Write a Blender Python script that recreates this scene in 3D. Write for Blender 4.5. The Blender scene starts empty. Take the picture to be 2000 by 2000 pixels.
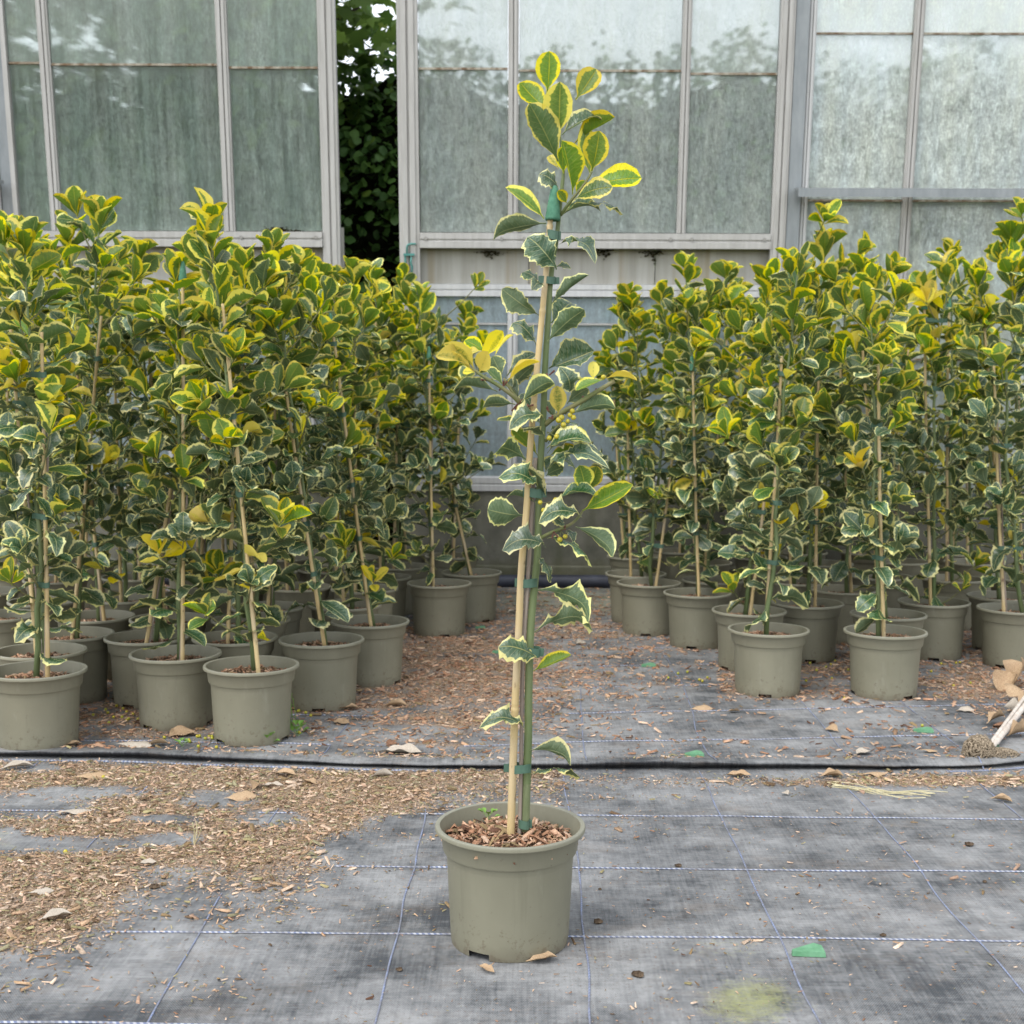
import bpy, math, random
import numpy as np
from mathutils import Vector, Matrix, noise as mnoise

# ------------------------------------------------------------------ camera, sky, sun, exposure
sc = bpy.context.scene
col = sc.collection
R = math.radians
F_PX = 2585.0                       # focal length in photo pixels (photo is 2000 px wide)
CAM = Vector((0, 0, 1.0))
PITCH, YAW, ROLL = R(4.73), R(0.66), R(0.30)
fwd = Vector((-math.sin(YAW) * math.cos(PITCH), math.cos(YAW) * math.cos(PITCH), -math.sin(PITCH)))
rt0 = fwd.cross(Vector((0, 0, 1))).normalized()
up0 = rt0.cross(fwd).normalized()
RT = rt0 * math.cos(ROLL) + up0 * math.sin(ROLL)
UP = up0 * math.cos(ROLL) - rt0 * math.sin(ROLL)
cam_d = bpy.data.cameras.new('camera')
cam = bpy.data.objects.new('camera', cam_d); col.objects.link(cam)
cam.matrix_world = Matrix((( RT.x, UP.x, -fwd.x, CAM.x), (RT.y, UP.y, -fwd.y, CAM.y),
                           (RT.z, UP.z, -fwd.z, CAM.z), (0, 0, 0, 1)))
cam_d.sensor_width = 36; cam_d.lens = F_PX / 2000 * 36
cam_d.clip_end = 1000; cam_d.clip_start = 0.05
cam_d.dof.use_dof = True; cam_d.dof.focus_distance = 2.6; cam_d.dof.aperture_fstop = 9.0
sc.camera = cam

SUN_EL, SUN_AZ = R(58), R(-35)      # high soft daylight, from ahead-left of the camera side
world = bpy.data.worlds.new("World"); sc.world = world; world.use_nodes = True
wn = world.node_tree.nodes; wl = world.node_tree.links
bg = wn['Background']; bg.inputs['Strength'].default_value = 0.15
sky = wn.new('ShaderNodeTexSky'); sky.sky_type = 'NISHITA'; sky.sun_disc = False
sky.sun_elevation = SUN_EL; sky.sun_rotation = R(180) ; sky.dust_density = 1.0; sky.air_density = 1.0; sky.ozone_density = 1.0
hs = wn.new('ShaderNodeHueSaturation'); hs.inputs['Saturation'].default_value = 0.24; hs.inputs['Value'].default_value = 1.95
wl.new(sky.outputs[0], hs.inputs['Color']); wl.new(hs.outputs[0], bg.inputs['Color'])
sun_d = bpy.data.lights.new('sun', 'SUN'); sun_d.energy = 1.1; sun_d.angle = R(25); sun_d.color = (1, 0.97, 0.92)
sun = bpy.data.objects.new('sun', sun_d); col.objects.link(sun)
sun_dir = Vector((math.sin(-SUN_AZ) * -math.cos(SUN_EL), -math.cos(SUN_AZ) * math.cos(SUN_EL), math.sin(SUN_EL)))
sun.rotation_euler = sun_dir.to_track_quat('Z', 'Y').to_euler()
sky.sun_rotation = math.atan2(sun_dir.x, sun_dir.y)
sc.view_settings.view_transform = 'Standard'; sc.view_settings.look = 'None'
sc.view_settings.gamma = 1.0; sc.view_settings.exposure = 0.52; sc.view_settings.use_curve_mapping = False
sc.cycles.use_denoising = True
sc.cycles.max_bounces = 8; sc.cycles.diffuse_bounces = 3; sc.cycles.glossy_bounces = 2
sc.cycles.transmission_bounces = 4; sc.cycles.transparent_max_bounces = 12
sc.cycles.caustics_reflective = False; sc.cycles.caustics_refractive = False

# ------------------------------------------------------------------ where a measured direction meets a real surface
def ray(px, py): return (fwd * F_PX + RT * (px - 1000) - UP * (py - 1000))
def ground(px, py, z=0.0):
    d = ray(px, py); t = (z - CAM.z) / d.z; return CAM + d * t
def aty(px, py, Y):
    d = ray(px, py); return CAM + d * ((Y - CAM.y) / d.y)
def project(p):
    q = p - CAM; w = q.dot(fwd); return (1000 + F_PX * q.dot(RT) / w, 1000 - F_PX * q.dot(UP) / w)

# ------------------------------------------------------------------ object helpers
def thing(name, label, cat, loc=(0, 0, 0), rot=(0, 0, 0), group=None):
    o = bpy.data.objects.new(name, None); col.objects.link(o); o.empty_display_size = 0.1
    o.location = loc; o.rotation_euler = rot; o['label'] = label; o['category'] = cat
    if group: o['group'] = group
    return o
def tag(o, label, cat, group=None):
    o['label'] = label; o['category'] = cat
    if group: o['group'] = group
    return o
def link(name, me, parent=None, m=None, kind=None):
    o = bpy.data.objects.new(name, me); col.objects.link(o)
    if parent is not None: o.parent = parent
    if m is not None: o.matrix_basis = m
    if kind: o['kind'] = kind
    return o
def mesh(name, vs, fs, mat=None, smooth=False):
    me = bpy.data.meshes.new(name); me.from_pydata([tuple(v) for v in vs], [], fs); me.update()
    if mat is not None:
        for m_ in (mat if isinstance(mat, (list, tuple)) else [mat]): me.materials.append(m_)
    if smooth: me.polygons.foreach_set('use_smooth', [True] * len(me.polygons))
    return me
def tube(pts, rads, n=8, cap=True):
    vs, fs = [], []
    N = len(pts); prev = None
    for i, p in enumerate(pts):
        p = Vector(p)
        d = (Vector(pts[min(i + 1, N - 1)]) - Vector(pts[max(i - 1, 0)])).normalized()
        if prev is None:
            a = d.orthogonal().normalized()
        else:
            a = (prev - d * prev.dot(d)).normalized()
        prev = a; b = d.cross(a)
        r = rads[i] if hasattr(rads, '__len__') else rads
        for k in range(n):
            t = 2 * math.pi * k / n
            vs.append(p + (a * math.cos(t) + b * math.sin(t)) * r)
    for i in range(N - 1):
        for k in range(n):
            k2 = (k + 1) % n
            fs.append((i * n + k, i * n + k2, (i + 1) * n + k2, (i + 1) * n + k))
    if cap:
        fs.append(tuple(range(n - 1, -1, -1))); fs.append(tuple((N - 1) * n + k for k in range(n)))
    return vs, fs
def lathe(prof, n=32):
    vs, fs = [], []
    for r, z in prof:
        for k in range(n):
            t = 2 * math.pi * k / n; vs.append((r * math.cos(t), r * math.sin(t), z))
    for i in range(len(prof) - 1):
        for k in range(n):
            k2 = (k + 1) % n
            fs.append((i * n + k, i * n + k2, (i + 1) * n + k2, (i + 1) * n + k))
    return vs, fs
def boxg(x0, x1, y0, y1, z0, z1, off=0):
    vs = [(x0, y0, z0), (x1, y0, z0), (x1, y1, z0), (x0, y1, z0), (x0, y0, z1), (x1, y0, z1), (x1, y1, z1), (x0, y1, z1)]
    fs = [(0, 3, 2, 1), (4, 5, 6, 7), (0, 1, 5, 4), (1, 2, 6, 5), (2, 3, 7, 6), (3, 0, 4, 7)]
    return vs, [tuple(i + off for i in f) for f in fs]

# ------------------------------------------------------------------ material helpers
class NT:
    def __init__(s, name):
        s.m = bpy.data.materials.new(name); s.m.use_nodes = True; s.t = s.m.node_tree; s.n = s.t.nodes
        s.bsdf = s.n['Principled BSDF']; s.out = s.n['Material Output']
    def l(s, a, b): s.t.links.new(a, b)
    def node(s, typ, **kw):
        n = s.n.new(typ)
        for k, v in kw.items(): setattr(n, k, v)
        return n
    def _in(s, n, i, v):
        if v is None: return
        if isinstance(v, (int, float)): n.inputs[i].default_value = v
        elif isinstance(v, (tuple, list)): n.inputs[i].default_value = v
        else: s.l(v, n.inputs[i])
    def math(s, op, a, b=None, c=None, clamp=False):
        n = s.node('ShaderNodeMath', operation=op, use_clamp=clamp)
        s._in(n, 0, a); s._in(n, 1, b); s._in(n, 2, c); return n.outputs[0]
    def mix(s, f, a, b, blend='MIX'):
        n = s.node('ShaderNodeMix', data_type='RGBA', blend_type=blend)
        for i, v in ((0, f), (6, a), (7, b)):
            if isinstance(v, tuple) and len(v) == 3: v = v + (1,)
            s._in(n, i, v)
        return n.outputs[2]
    def noise(s, vec, scale=5, detail=3, rough=0.5, out=0):
        n = s.node('ShaderNodeTexNoise')
        if vec is not None: s.l(vec, n.inputs['Vector'])
        n.inputs['Scale'].default_value = scale; n.inputs['Detail'].default_value = detail; n.inputs['Roughness'].default_value = rough
        return n.outputs[out]
    def mapping(s, vec, scale=(1, 1, 1), loc=(0, 0, 0)):
        n = s.node('ShaderNodeMapping'); s.l(vec, n.inputs[0]); n.inputs['Scale'].default_value = scale
        if isinstance(loc, tuple): n.inputs['Location'].default_value = loc
        else: s.l(loc, n.inputs['Location'])
        return n.outputs[0]
    def mr(s, v, a, b, c=0.0, d=1.0, smooth=False):
        n = s.node('ShaderNodeMapRange'); n.interpolation_type = 'SMOOTHSTEP' if smooth else 'LINEAR'
        s._in(n, 0, v); s._in(n, 1, a); s._in(n, 2, b); s._in(n, 3, c); s._in(n, 4, d); return n.outputs[0]
    def coord(s, w='Object'): return s.node('ShaderNodeTexCoord').outputs[w]
    def rand(s): return s.node('ShaderNodeObjectInfo').outputs['Random']
    def bump(s, h, strength=0.3, dist=0.002):
        n = s.node('ShaderNodeBump'); n.inputs['Strength'].default_value = strength; n.inputs['Distance'].default_value = dist
        s.l(h, n.inputs['Height']); s.l(n.outputs[0], s.bsdf.inputs['Normal']); return n.outputs[0]
    def base(s, c, rough=0.6, spec=0.4):
        if isinstance(c, tuple): s.bsdf.inputs['Base Color'].default_value = c + (1,)
        else: s.l(c, s.bsdf.inputs['Base Color'])
        s._in(s.bsdf, s.bsdf.inputs.find('Roughness'), rough)
        s.bsdf.inputs['Specular IOR Level'].default_value = spec
        return s

def leaf_material(name, core, mid, edge, under, thr, spread, namp, transl, gloss, tipk=1.5):
    s = NT(name)
    uv = s.node('ShaderNodeUVMap'); sep = s.node('ShaderNodeSeparateXYZ'); s.l(uv.outputs[0], sep.inputs[0])
    u, v = sep.outputs[0], sep.outputs[1]
    rnd = s.rand()
    au = s.math('ABSOLUTE', s.math('SUBTRACT', s.math('MULTIPLY', u, 2.0), 1.0))
    comb = s.node('ShaderNodeCombineXYZ'); s._in(comb, 0, s.math('MULTIPLY', rnd, 37.0)); s._in(comb, 1, s.math('MULTIPLY', rnd, 91.0))
    mp = s.mapping(uv.outputs[0], (3.2, 9.0, 1), comb.outputs[0])
    n1 = s.math('SUBTRACT', s.noise(mp, 1.0, 3, 0.6), 0.5)
    mp2 = s.mapping(uv.outputs[0], (6.0, 30.0, 1), comb.outputs[0])
    n2 = s.math('SUBTRACT', s.noise(mp2, 1.0, 2, 0.6), 0.5)
    tip = s.math('MULTIPLY', s.math('MAXIMUM', s.math('SUBTRACT', v, 0.78), 0.0), tipk)
    m = s.math('ADD', s.math('ADD', au, tip), s.math('ADD', s.math('MULTIPLY', n1, namp), s.math('MULTIPLY', n2, namp * 0.45)))
    th = s.math('ADD', thr, s.math('MULTIPLY', s.math('SUBTRACT', rnd, 0.5), spread))
    f_edge = s.mr(s.math('SUBTRACT', m, th), -0.02, 0.02)
    f_mid = s.mr(s.math('SUBTRACT', s.math('ADD', m, s.math('ADD', s.math('MULTIPLY', n2, 1.3), s.math('MULTIPLY', n1, 0.8))), th), -0.42, -0.22)
    rib = s.mr(au, 0.015, 0.06, 1.0, 0.0)
    c = s.mix(f_mid, core, mid)
    # side veins
    vv = s.math('SINE', s.math('MULTIPLY', s.math('SUBTRACT', v, s.math('MULTIPLY', au, 0.16)), 62.0))
    vein = s.mr(vv, 0.86, 1.0)
    c = s.mix(s.math('MULTIPLY', vein, 0.14), c, edge)
    c = s.mix(f_edge, c, edge)
    c = s.mix(s.math('MULTIPLY', rib, 0.45), c, edge)
    # individual leaves differ a little in tone
    hsv = s.node('ShaderNodeHueSaturation'); s.l(c, hsv.inputs['Color'])
    r2 = s.math('FRACT', s.math('MULTIPLY', rnd, 17.3)); r3 = s.math('FRACT', s.math('MULTIPLY', rnd, 53.7))
    s._in(hsv, 0, s.math('ADD', 0.488, s.math('MULTIPLY', r2, 0.024)))
    s._in(hsv, 1, s.math('ADD', 0.85, s.math('MULTIPLY', r3, 0.25)))
    s._in(hsv, 2, s.math('ADD', 0.75, s.math('MULTIPLY', r2, 0.45)))
    c = hsv.outputs[0]
    geo = s.node('ShaderNodeNewGeometry')
    cu = s.mix(s.mr(s.math('SUBTRACT', m, th), -0.02, 0.02), s.mix(0.5, c, under), c)
    cc = s.mix(geo.outputs['Backfacing'], c, cu)
    # small brown blemishes
    sp = s.noise(s.mapping(uv.outputs[0], (4, 7, 1), comb.outputs[0]), 2.2, 2, 0.5)
    cc = s.mix(s.mr(sp, 0.77, 0.80, 0, 0.6), cc, (0.16, 0.09, 0.03))
    s.base(cc, 0.38, 0.65)
    s.l(s.mr(geo.outputs['Backfacing'], 0, 1, gloss, 0.6), s.bsdf.inputs['Roughness'])
    s.bump(s.math('ADD', s.math('MULTIPLY', vein, -1.0), s.math('ADD', s.math('MULTIPLY', rib, -1.5), s.math('MULTIPLY', n2, 1.6))), 0.55, 0.0010)
    tr = s.node('ShaderNodeBsdfTranslucent'); s.l(s.mix(1.0, cc, (1.0, 1.0, 0.75), 'MULTIPLY'), tr.inputs[0])
    mx = s.node('ShaderNodeMixShader'); mx.inputs[0].default_value = transl
    s.l(s.bsdf.outputs[0], mx.inputs[1]); s.l(tr.outputs[0], mx.inputs[2]); s.l(mx.outputs[0], s.out.inputs[0])
    return s.m

M = {}
M['young'] = leaf_material('young_leaf', (0.120, 0.230, 0.010), (0.175, 0.290, 0.025), (0.84, 0.70, 0.030), (0.125, 0.215, 0.020), 0.72, 0.28, 0.62, 0.46, 0.38, 1.5)
M['mature'] = leaf_material('mature_leaf', (0.036, 0.088, 0.034), (0.110, 0.175, 0.095), (0.72, 0.68, 0.27), (0.115, 0.155, 0.065), 0.84, 0.20, 0.48, 0.20, 0.27, 1.2)
M['between'] = leaf_material('half_grown_leaf', (0.055, 0.130, 0.024), (0.115, 0.195, 0.055), (0.80, 0.72, 0.16), (0.10, 0.165, 0.045), 0.80, 0.26, 0.52, 0.32, 0.34, 1.4)
M['yellow'] = leaf_material('yellow_leaf', (0.22, 0.30, 0.02), (0.62, 0.54, 0.04), (0.84, 0.68, 0.04), (0.74, 0.60, 0.05), 0.22, 0.60, 0.60, 0.42, 0.42, 1.0)

def simple(name, c1, c2, scale=8, rough=0.6, spec=0.3, bump=0.2, bdist=0.002, det=4, lo=0.35, hi=0.65, mapscale=(1, 1, 1)):
    s = NT(name); o = s.mapping(s.coord(), mapscale); n = s.noise(o, scale, det, 0.6)
    c = s.mix(s.mr(n, lo, hi), c1, c2)
    s.base(c, rough, spec)
    if bump: s.bump(n, bump, bdist)
    return s.m
# pot plastic
def pot_mat():
    s = NT('pot_plastic'); o = s.coord(); rnd = s.rand()
    n = s.noise(o, 6, 4, 0.6)
    c = s.mix(s.mr(n, 0.3, 0.7), (0.192, 0.183, 0.132), (0.232, 0.221, 0.162))
    z = s.node('ShaderNodeSeparateXYZ'); s.l(o, z.inputs[0])
    off = s.node('ShaderNodeCombineXYZ'); s._in(off, 0, s.math('MULTIPLY', rnd, 20.0))
    o2 = s.mapping(o, (1, 1, 1), off.outputs[0])
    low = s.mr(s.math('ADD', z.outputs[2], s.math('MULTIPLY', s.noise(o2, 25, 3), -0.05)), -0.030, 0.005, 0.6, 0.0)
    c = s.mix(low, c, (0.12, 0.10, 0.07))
    speck = s.mr(s.noise(o2, 150, 2, .7), 0.745, 0.775)
    c = s.mix(s.math('MULTIPLY', speck, 0.8), c, (0.06, 0.045, 0.03))
    scuff = s.mr(s.noise(s.mapping(o2, (1, 1, 0.25)), 30, 4, 0.7), 0.60, 0.78, 0, 0.25)
    c = s.mix(scuff, c, (0.36, 0.36, 0.31))
    run = s.mr(s.noise(s.mapping(o2, (26, 26, 1.6)), 1, 4, 0.7), 0.55, 0.72, 0, 0.30)
    c = s.mix(run, c, (0.13, 0.125, 0.085))
    spl = s.mr(s.math('ADD', s.noise(o2, 60, 4, .8), s.mr(z.outputs[2], 0, .10, .14, 0)), 0.64, 0.72, 0, 0.55)
    c = s.mix(spl, c, (0.12, 0.095, 0.065))
    wear = s.mr(z.outputs[2], 0.2165, 0.2195, 0, 0.4)
    c = s.mix(wear, c, (0.33, 0.33, 0.28))
    c = s.mix(1.0, c, s.mix(rnd, (0.86, 0.87, 0.86), (1.06, 1.05, 1.02)), 'MULTIPLY')
    s.base(c, 0.52, 0.35); s.bump(s.noise(o, 260, 2), 0.12, 0.0006)
    return s.m
M['pot'] = pot_mat()
M['pot_in'] = simple('pot_inside_plastic', (0.15, 0.15, 0.11), (0.21, 0.21, 0.16), 10, 0.65)
M['soil'] = simple('potting_soil', (0.035, 0.022, 0.014), (0.10, 0.062, 0.038), 60, 0.95, 0.1, 0.8, 0.006)
M['stem'] = simple('green_bark', (0.095, 0.135, 0.050), (0.17, 0.205, 0.095), 30, 0.55, 0.3, 0.3, 0.001, mapscale=(1, 1, .15))
M['stem_low'] = simple('grey_green_bark', (0.10, 0.13, 0.06), (0.19, 0.21, 0.11), 40, 0.7, 0.3, 0.4, 0.001, mapscale=(1, 1, .3))
M['twig'] = simple('olive_twig', (0.14, 0.17, 0.06), (0.22, 0.20, 0.10), 40, 0.6)
M['tie'] = simple('green_tie_tape', (0.055, 0.11, 0.075), (0.075, 0.14, 0.10), 30, 0.5)
M['cap'] = simple('green_foam_cap', (0.07, 0.18, 0.12), (0.11, 0.25, 0.17), 90, 0.9, 0.1, 0.5, 0.001)
M['clip'] = simple('green_plastic', (0.10, 0.25, 0.13), (0.15, 0.33, 0.19), 60, 0.7)
M['berry'] = simple('yellow_berry', (0.52, 0.38, 0.025), (0.28, 0.32, 0.03), 90, 0.3, 0.5, 0)
M['budm'] = simple('purple_brown_bud', (0.10, 0.035, 0.03), (0.20, 0.09, 0.06), 90, 0.6)
M['deadwood'] = simple('grey_brown_cane', (0.20, 0.16, 0.13), (0.36, 0.30, 0.25), 60, 0.8, 0.2, 0.4, 0.001, mapscale=(1, 1, .05))
def cane_mat():
    s = NT('bamboo'); o = s.coord(); rnd = s.rand()
    off = s.node('ShaderNodeCombineXYZ'); s._in(off, 2, s.math('MULTIPLY', rnd, 20.0))
    n = s.noise(s.mapping(o, (60, 60, 1.6), off.outputs[0]), 1, 4, 0.6)
    n2 = s.noise(s.mapping(o, (4, 4, 3), off.outputs[0]), 1.5, 3)
    c = s.mix(s.mr(n, 0.35, 0.65), (0.40, 0.29, 0.13), (0.56, 0.43, 0.22))
    c = s.mix(s.mr(n2, 0.5, 0.68, 0, 0.75), c, (0.50, 0.42, 0.32))
    sp = s.noise(s.mapping(o, (30, 30, 14), off.outputs[0]), 2, 3)
    c = s.mix(s.mr(sp, 0.66, 0.72, 0, 0.7), c, (0.13, 0.08, 0.04))
    s.base(c, 0.5, 0.35); s.bump(n, 0.25, 0.0008); return s.m
M['cane'] = cane_mat()
M['alu'] = simple('weathered_aluminium', (0.34, 0.33, 0.31), (0.44, 0.43, 0.41), 3, 0.6, 0.4, 0.15, 0.002, 6, 0.3, 0.7, (14, 14, 1.4))
M['alu_dark'] = simple('galvanised_steel', (0.20, 0.22, 0.23), (0.28, 0.30, 0.31), 6, 0.5, 0.4, 0.1, 0.002, 6, 0.3, 0.7, (4, 4, 1))
M['alu_pale'] = simple('pale_aluminium', (0.46, 0.46, 0.46), (0.56, 0.56, 0.55), 3, 0.5, 0.4, 0.1, 0.002, 6, 0.3, 0.7, (14, 14, 1))
M['joint'] = simple('rusty_lap_joint', (0.16, 0.11, 0.07), (0.36, 0.33, 0.27), 9, 0.9, 0.1, 0.2, 0.001, 5, 0.4, 0.6, (3, 1, 1))
M['latch'] = simple('teal_paint', (0.06, 0.20, 0.18), (0.10, 0.27, 0.24), 40, 0.6)
M['moss'] = simple('moss_and_hollow_shade', (0.015, 0.017, 0.01), (0.06, 0.05, 0.03), 90, 1.0, 0.0, 1.0, 0.01)
M['pipe'] = simple('black_pipe', (0.020, 0.022, 0.030), (0.045, 0.05, 0.07), 8, 0.5)
M['metal_bolt'] = simple('dull_bolt', (0.22, 0.21, 0.19), (0.30, 0.29, 0.27), 40, 0.5)
def sheet_mat():
    s = NT('stained_sheet'); o = s.coord()
    st = s.noise(s.mapping(o, (14, 1, 0.9)), 1, 5, 0.65)
    bl = s.noise(o, 5, 5, 0.6)
    c = s.mix(s.mr(st, 0.3, 0.7), (0.30, 0.29, 0.25), (0.43, 0.42, 0.39))
    c = s.mix(s.mr(s.noise(s.mapping(o, (11, 1, 0.5), (3, 0, 0)), 1, 3), 0.56, 0.72, 0, 0.55), c, (0.26, 0.20, 0.10))
    c = s.mix(s.mr(bl, 0.62, 0.75, 0, 0.4), c, (0.20, 0.20, 0.16))
    s.base(c, 0.7, 0.3); s.bump(bl, 0.15, 0.004); return s.m
M['sheet'] = sheet_mat()
def concrete_mat():
    s = NT('mossy_concrete'); o = s.coord()
    bl = s.noise(o, 7, 7, 0.65); st = s.noise(s.mapping(o, (9, 1, 1.2)), 1, 5, 0.6)
    c = s.mix(s.mr(bl, 0.3, 0.7), (0.085, 0.085, 0.070), (0.17, 0.165, 0.135))
    c = s.mix(s.mr(st, 0.5, 0.75, 0, 0.6), c, (0.075, 0.080, 0.050))
    z = s.node('ShaderNodeSeparateXYZ'); s.l(o, z.inputs[0])
    c = s.mix(s.mr(s.math('ADD', z.outputs[2], s.math('MULTIPLY', bl, 0.16)), 0.10, 0.24, 0.85, 0), c, (0.10, 0.10, 0.045))
    s.base(c, 0.95, 0.1); s.bump(bl, 0.6, 0.01); return s.m
M['concrete'] = concrete_mat()

def glass_mat(name, dirt, streak, blotch, fine, dcol, dcol2, low=0.0, veil=0.0):
    s = NT(name); o = s.coord(); rnd = s.rand()
    off = s.node('ShaderNodeCombineXYZ'); s._in(off, 0, s.math('MULTIPLY', rnd, 30.0)); s._in(off, 2, s.math('MULTIPLY', rnd, 11.0))
    ov = s.mapping(o, (1, 1, 1), off.outputs[0])
    st = s.math('SUBTRACT', s.noise(s.mapping(ov, (30, 30, 1.5)), 1, 5, 0.7), 0.5)
    bl = s.math('SUBTRACT', s.noise(ov, 4.5, 6, 0.65), 0.5)
    fi = s.math('SUBTRACT', s.noise(s.mapping(ov, (1, 1, 0.6)), 95, 3, 0.75), 0.5)
    fi2 = s.math('SUBTRACT', s.noise(s.mapping(ov, (1, 1, 0.35)), 34, 5, 0.8), 0.5)
    z = s.node('ShaderNodeSeparateXYZ'); s.l(o, z.inputs[0])
    hgt = s.mr(z.outputs[2], -0.7, 0.7, 1.0, 0.0)
    d = s.math('ADD', dirt, s.math('ADD', s.math('MULTIPLY', st, streak), s.math('ADD', s.math('MULTIPLY', bl, blotch), s.math('MULTIPLY', s.math('ADD', fi, fi2), fine))))
    d = s.math('ADD', d, s.math('MULTIPLY', hgt, low), clamp=True)
    d = s.math('MINIMUM', s.math('MAXIMUM', d, 0.06), 0.96)
    dc = s.mix(s.mr(s.noise(s.mapping(ov, (5, 1, 0.8), (5, 0, 2)), 1.3, 4), 0.4, 0.66), dcol, dcol2)
    dk = s.mr(s.math('ADD', s.math('MULTIPLY', st, streak), s.math('ADD', fi, fi2)), -0.30, 0.30, 0.72, 1.25)
    gg = s.node('ShaderNodeCombineColor'); [s._in(gg, i_, dk) for i_ in range(3)]
    dc = s.mix(1.0, dc, gg.outputs[0], 'MULTIPLY')
    df = s.node('ShaderNodeBsdfDiffuse'); s.l(dc, df.inputs[0])
    tl = s.node('ShaderNodeBsdfTranslucent'); s.l(dc, tl.inputs[0])
    m1 = s.node('ShaderNodeMixShader'); m1.inputs[0].default_value = 0.5; s.l(df.outputs[0], m1.inputs[1]); s.l(tl.outputs[0], m1.inputs[2])
    tq = s.node('ShaderNodeBsdfTransparent'); tq.inputs[0].default_value = (0.93, 0.97, 0.95, 1)
    rf = s.node('ShaderNodeBsdfRefraction'); rf.inputs['IOR'].default_value = 1.03; rf.inputs['Roughness'].default_value = 0.35; rf.inputs[0].default_value = (0.95, 0.97, 0.96, 1)
    tp = s.node('ShaderNodeMixShader'); tp.inputs[0].default_value = veil; s.l(tq.outputs[0], tp.inputs[1]); s.l(rf.outputs[0], tp.inputs[2])
    m2 = s.node('ShaderNodeMixShader'); s.l(d, m2.inputs[0]); s.l(tp.outputs[0], m2.inputs[1]); s.l(m1.outputs[0], m2.inputs[2])
    gl = s.node('ShaderNodeBsdfGlossy'); gl.inputs[1].default_value = 0.08
    m3 = s.node('ShaderNodeMixShader'); m3.inputs[0].default_value = 0.035
    s.l(m2.outputs[0], m3.inputs[1]); s.l(gl.outputs[0], m3.inputs[2]); s.l(m3.outputs[0], s.out.inputs[0])
    return s.m
M['glass_left'] = glass_mat('algae_glass', 0.22, 0.55, 0.26, 0.36, (0.44, 0.55, 0.49), (0.60, 0.69, 0.63), 0.24, 0.55)
M['glass_mid'] = glass_mat('dirty_glass', 0.40, 0.26, 0.34, 0.60, (0.58, 0.65, 0.62), (0.68, 0.73, 0.67), 0.16, 0.8)
M['glass_right'] = glass_mat('frosted_dirty_glass', 0.58, 0.06, 0.90, 1.0, (0.80, 0.87, 0.86), (0.84, 0.88, 0.80), 0.12, 0.8)
M['glass_low'] = glass_mat('condensation_glass', 0.74, 0.42, 0.25, 0.22, (0.56, 0.67, 0.72), (0.64, 0.73, 0.77), -0.30, 0.5)
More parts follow.
